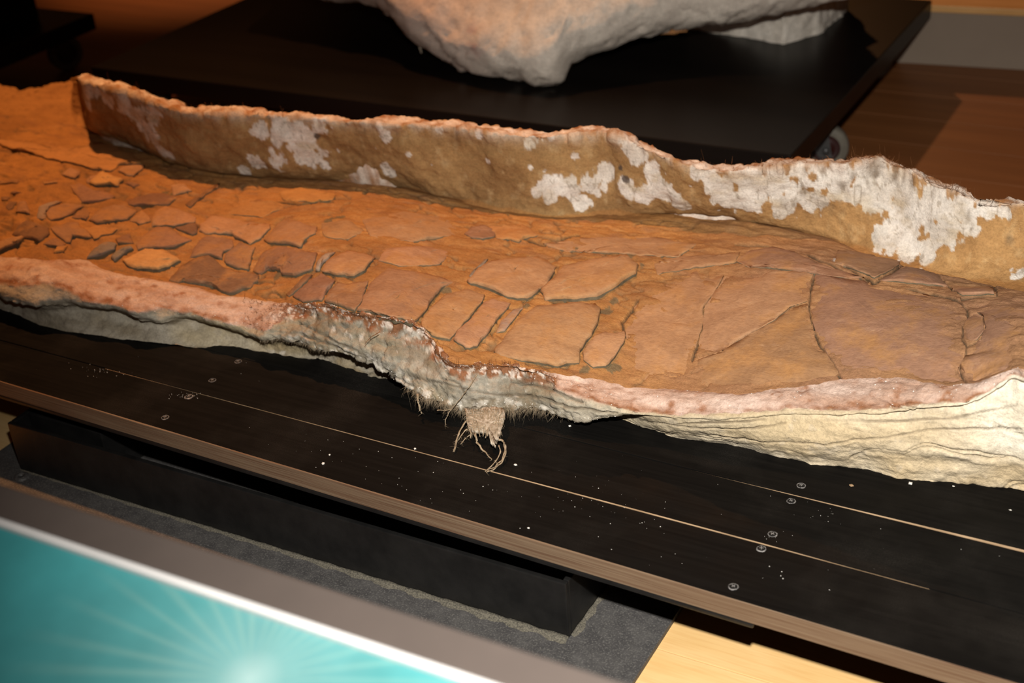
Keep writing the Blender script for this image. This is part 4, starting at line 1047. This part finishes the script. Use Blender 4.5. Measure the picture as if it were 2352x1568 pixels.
def dense(pts):
    out = []
    for i in range(len(pts)):
        a, b = np.array(pts[i]), np.array(pts[(i+1) % len(pts)]); m_ = max(1, int(np.linalg.norm(b-a)/4))
        out += [a+(b-a)*q/m_ for q in range(m_)]
    return np.array(out)
OUT = [dense(conv(f[0], f[3])) for f in FR_LIST]
for k, (tg, th, colr, poly) in enumerate(FR_LIST): fragment(k, tg, th, colr, poly)

# ------------------------------------------------------------------ crumbs and dust on the platform
def crumb(u, v, r, lab, mat=M_CRUMB):
    p = onz(u, v, ZB+r*.5)
    bm = bmesh.new(); bmesh.ops.create_icosphere(bm, subdivisions=2, radius=1.0)
    sx, sy, sz = random.uniform(.8, 1.5), random.uniform(.7, 1.0), .62
    for q in bm.verts:
        k = 1+.28*math.sin(q.co.x*5+u)*math.cos(q.co.y*4+v)
        q.co = Vector((q.co.x*sx*k*r, q.co.y*sy*k*r, max(q.co.z*sz*k, -.5)*r))
    me = bpy.data.meshes.new('plaster_crumb'); bm.to_mesh(me); bm.free(); me.materials.append(mat)
    o = bpy.data.objects.new('plaster_crumb', me); COL.objects.link(o); o.location = Vector(p)
    tag(o, lab, 'crumb', 'plaster crumbs on the black boards'); return o
for (u, v, r, lab) in [
    (1309, 978, .0016, 'tall white plaster crumb on the black board just below the jacket rim'),
    (953, 1030, .0013, 'white plaster crumb on the pale seam line left of the hanging burlap tuft'),
    (742, 1064, .0017, 'white plaster crumb lying alone between the seam and the plywood edge, far left'),
    (757, 1044, .0011, 'smaller white crumb just above the lone crumb at far left'),
    (1184, 1067, .0015, 'white plaster crumb right of the dangling strand ends'),
    (1956, 1115, .0018, 'tan round crumb on the back board right of the upper screw'),
    (2091, 1110, .0022, 'largest white plaster crumb under the right end of the jacket'),
    (2190, 1117, .0014, 'white crumb under the jacket, right of the largest crumb'),
    (2321, 1172, .0013, 'white crumb near the right picture edge above the bare seam'),
    (1214, 1212, .0010, 'white speck of plaster just above the plywood edge in the middle')]:
    crumb(u, v, r, lab, M_BAREWOOD if 'tan' in lab else M_CRUMB)
du = MB()
def speck(u, v, r):
    p = onz(u, v, ZB+.0002); 
    du.add([(p[0]-r, p[1]-r*.5, ZB), (p[0]+r, p[1]-r*.6, ZB), (p[0]+r*.2, p[1]+r, ZB), (p[0], p[1], ZB+r*1.1)], [(0, 1, 3), (1, 2, 3), (2, 0, 3)])
for i in range(420):
    c0 = random.choice([(1895, 1180, 40, 14), (1330, 1145, 60, 25), (700, 1060, 160, 40), (1250, 1080, 300, 40), (240, 850, 30, 8), (430, 908, 22, 4), (1650, 1030, 120, 12), (1100, 1150, 300, 30), (2150, 1140, 120, 18), (700, 830, 300, 20), (1775, 1230, 16, 5), (1500, 1120, 500, 60), (1600, 1250, 400, 60)])
    u, v = random.gauss(c0[0], c0[2]), random.gauss(c0[1], c0[3])
    p = onz(u, v, ZB)
    if p[1] < EDGE(p[0])+.003: continue
    speck(u, v, abs(random.gauss(.00022, .00016))+.00008)
D_ = du.build('plaster_dust', M_CRUMB, None); tag(D_, 'fine white plaster dust sprinkled over the black boards', 'dust', kind='stuff')

# ------------------------------------------------------------------ rolling platforms in the background
def caster(x, y, rz, par):
    base = MB(); base.box(x-.045, x+.045, y-.035, y+.035, .0915, .0945)
    base.lathe([(.0, .0915), (.022, .0915), (.024, .082), (.018, .078), (0, .078)], 20, Matrix.Translation((x, y, 0)))
    dx, dy = math.cos(rz), math.sin(rz)           # rolling direction, wheel trails
    wx, wy = x+dx*.022, y+dy*.022
    ax = Vector((-dy, dx, 0))
    for s_ in (-1, 1):
        c0 = Vector((x, y, .080))+ax*(.019*s_); c1 = Vector((wx, wy, .036))+ax*(.019*s_)
        f = Vector((dx, dy, 0))
        P8 = []
        for t_ in (-.0012, .0012):
            P8 += [c0-f*.022+ax*t_, c0+f*.022+ax*t_, c1+f*.010+ax*t_-Vector((0, 0, .010)), c1-f*.010+ax*t_-Vector((0, 0, .010))]
        base.add(P8, [(0, 1, 2, 3), (7, 6, 5, 4), (0, 4, 5, 1), (1, 5, 6, 2), (2, 6, 7, 3), (3, 7, 4, 0)])
    o = base.build('caster', M_ZINC, None); o.parent = par; o.matrix_parent_inverse = Matrix.Translation(-Vector(par.location))
    Mx = Matrix.Translation((wx, wy, .0375)) @ Vector((0, 0, 1)).rotation_difference(ax).to_matrix().to_4x4()
    t = MB(); t.lathe([(.023, -.012), (.033, -.013), (.0365, -.009), (.0375, 0), (.0365, .009), (.033, .013), (.023, .012), (.023, -.012)], 40, Mx)
    h = MB(); h.lathe([(0, -.011), (.010, -.011), (.012, -.008), (.020, -.008), (.0232, -.010), (.0232, .010), (.020, .008), (.012, .008), (.010, .011), (0, .011)], 32, Mx)
    b = MB(); b.lathe([(0, -.024), (.006, -.024), (.006, -.0205), (.004, -.0205), (.004, .0205), (.006, .0205), (.006, .024), (0, .024)], 12, Mx)
    for mb, nm, mt in ((t, 'tyre', M_TYRE), (h, 'hub', M_RED), (b, 'axle_bolt', M_ZINC)):
        q = mb.build(nm, mt, None, True); q.parent = o
    return o
RP = empty('rolling_platform', (-1.26, 2.1, 0))
tag(RP, 'wide glossy black wheeled platform carrying the large plaster block', 'platform')
m = MB(); m.box(-1.925, -0.587, 1.795, 2.59, .0975, .131); m.build('deck', M_GLOSSBLK, RP, bevel=.002)
m = MB(); m.box(-1.90, -0.61, 1.815, 1.855, .0945, .0973); m.build('under_rail', M_BLKSTEEL, RP)
m = MB(); m.box(-1.90, -0.61, 2.52, 2.56, .0945, .0973); m.build('under_rail', M_BLKSTEEL, RP)
for (x, y, rz) in ((-.640, 2.06, 0.35), (-1.84, 1.87, 2.6), (-1.84, 2.50, 2.9), (-.69, 2.50, .2)): caster(x, y, rz, RP)
RP2 = empty('rolling_platform', (-2.7, 1.6, 0))
tag(RP2, 'dark wheeled platform in the far corner with a caster at its edge', 'platform')
m = MB(); m.box(-3.4, -2.182, 1.15, 2.075, .0975, .131); m.build('deck', M_GLOSSBLK, RP2, bevel=.002)
for (x, y, rz) in ((-2.30, 2.055, 1.2), (-3.3, 1.25, 2.2), (-2.3, 1.25, 2.2), (-3.3, 2.0, 2.2)): caster(x, y, rz, RP2)
bk = onz(92, 42, .131)
m = MB(); m.box(-3.2, bk[0], 1.3, bk[1], .1312, .60); BK = m.build('black_crate', M_GLOSSBLK, None, bevel=.004)
tag(BK, 'plain black block standing on the far corner platform', 'block')

# big plaster block on the rolling platform
PB = empty('plaster_block', (-1.1, 2.2, .131))
tag(PB, 'large pale plaster-wrapped block with a keel-like tip on the black deck', 'fossil jacket')
sil = np.array([(560, -75, 2.10), (640, -45, 2.08), (700, -18, 2.07), (760, 2, 2.06), (830, 12, 2.05), (880, 22, 2.04), (915, 42, 2.02), (940, 72, 2.0), (970, 100, 1.99), (1000, 122, 1.975), (1030, 146, 1.965), (1060, 165, 1.96), (1100, 174, 1.955), (1150, 181, 1.95), (1200, 190, 1.948), (1250, 201, 1.947), (1280, 196, 1.955), (1300, 184, 1.97), (1308, 152, 1.985), (1325, 134, 2.0), (1360, 120, 2.02), (1450, 97, 2.06), (1600, 70, 2.12), (1740, 38, 2.16), (1880, 6, 2.2), (1960, -12, 2.22), (2040, -40, 2.25)], float)
us = np.arange(560, 2041, 8.0)
vv = np.interp(us, sil[:, 0], sil[:, 1]); yy = np.interp(us, sil[:, 0], sil[:, 2])
prof = np.array([(0.10, 0.0), (0.03, -0.0), (0.0, 0.0), (-.022, .012), (-.042, .032), (-.052, .058), (-.048, .085), (-.032, .115), (-.004, .150), (.035, .19), (.09, .24), (.17, .285), (.28, .30), (.36, .27), (.40, .20), (.40, .12), (.34, .05), (.24, .01)])
pp = []
for i in range(len(prof)):
    a, b = prof[i], prof[(i+1) % len(prof)]
    for k_ in range(4): pp.append(a*(1-k_/4)+b*k_/4)
pp = np.array(pp)
for _ in range(2): pp = (np.roll(pp, 1, 0)+2*pp+np.roll(pp, -1, 0))/4
G = np.zeros((len(pp)+1, len(us), 3))
for c_i, (u, v, yb) in enumerate(zip(us, vv, yy)):
    q = ony(u, v, yb); q[2] = max(q[2], .1318)
    e = min(1.0, max(.12, (c_i+1)/22), max(.12, (len(us)-c_i)/22)); e = e**.5
    if 1 < 0: pass
    for r_ in range(len(pp)+1):
        dy, dz = pp[r_ % len(pp)]
        dy = max(dy, -.055)
        G[r_, c_i] = (q[0]+dy*-.35, q[1]+(dy if dy < .1 else .1+(dy-.1)*e), max(.1318, q[2]+dz*(e if dz > .1 else 1)))
P = flat(G)
nrm = gnormals(G); sg = np.sign(np.sum((nrm*(G-G.mean((0, 1)))).reshape(-1, 3), 1).mean())
d = (.010*fbm(P, 9, 3, 81)+.004*fbm(P*np.array([1, 1, .7]), 40, 4, 82)+.0012*fbm(P, 110, 3, 86)-.006*np.exp(-(np.abs(fbm(np.c_[P[:, 0]*.8+P[:, 2]*.9, P[:, 1], P[:, 2]*1.5-P[:, 0]*.5], 20, 3, 83))/.06)**2)).reshape(G.shape[:2])
G = G + nrm*(d*sg)[:, :, None]; G[:, :, 2] = np.maximum(G[:, :, 2], .1318); G[-1] = G[0]
P = flat(G)
c = lerp3((0.74, 0.68, 0.59), (0.56, 0.50, 0.43), np.clip(.5+.9*fbm(P, 18, 4, 84), 0, 1))
c = lerp3(c, (0.62, 0.48, 0.41), sstep(-1.08, -1.30, P[:, 0])*.7)
redp = ony(1095, 95, 1.92)
rm = np.exp(-(np.linalg.norm(P-redp, axis=1)/.022)**2)*np.clip(.3+1.6*fbm(P, 70, 3, 85), 0, 1); c = lerp3(c, (0.42, 0.14, 0.12), np.clip(rm, 0, .8))
o = grid_obj('plaster_shell', G, M_STONE, None, c); adopt(o, PB)
# keel stub and the right-hand supporting foot
def rough_block(name, pts, z0, z1, par, seed, taper=0.0):
    n = len(pts); R_ = []
    for i in range(n):
        a, b = np.array(pts[i]), np.array(pts[(i+1) % n]); k_ = max(2, int(np.linalg.norm(b-a)/.006))
        for q in range(k_): R_.append(a+(b-a)*q/k_)
    R_ = np.array(R_); cc = R_.mean(0); H_ = 28
    G_ = np.zeros((H_+1, len(R_)+1, 3))
    for j in range(H_+1):
        t = j/H_; sc = 1-taper*t
        q = cc+(R_-cc)*sc
        G_[j, :-1, :2] = q; G_[j, -1, :2] = q[0]; G_[j, :, 2] = z0+(z1-z0)*t
    P_ = flat(G_); dd = (.006*fbm(P_, 22, 3, seed)+.003*fbm(P_, 80, 3, seed+1)).reshape(G_.shape[:2])
    N_ = gnormals(G_); G_[:, :, :2] += (N_*dd[:, :, None])[:, :, :2]; G_[:, -1] = G_[:, 0]
    P_ = flat(G_); c_ = lerp3((0.74, 0.69, 0.61), (0.55, 0.50, 0.43), np.clip(.5+.9*fbm(P_, 35, 4, seed+2), 0, 1))
    o_ = grid_obj(name, G_, M_STONE, None, c_); adopt(o_, par); return o_
a, b, c_ = onz(1575, 66, .1315), onz(1800, 102, .1315), onz(1878, 80, .1315)
rough_block('plaster_foot', [(a[0], a[1]), (b[0], b[1]), (c_[0], c_[1]), (c_[0]+.01, c_[1]+.16), (a[0], a[1]+.16)], .1315, .26, PB, 91, .02)
m = MB(); p0 = ony(950, 78, 1.985); p1 = ony(968, 122, 1.975); m.tube([p0, (np.array(p0)+p1)/2+np.array([.003, 0, 0]), p1], [.003, .0025, .0012], 6); m.build('burlap_strip', M_FLAP, PB, True)
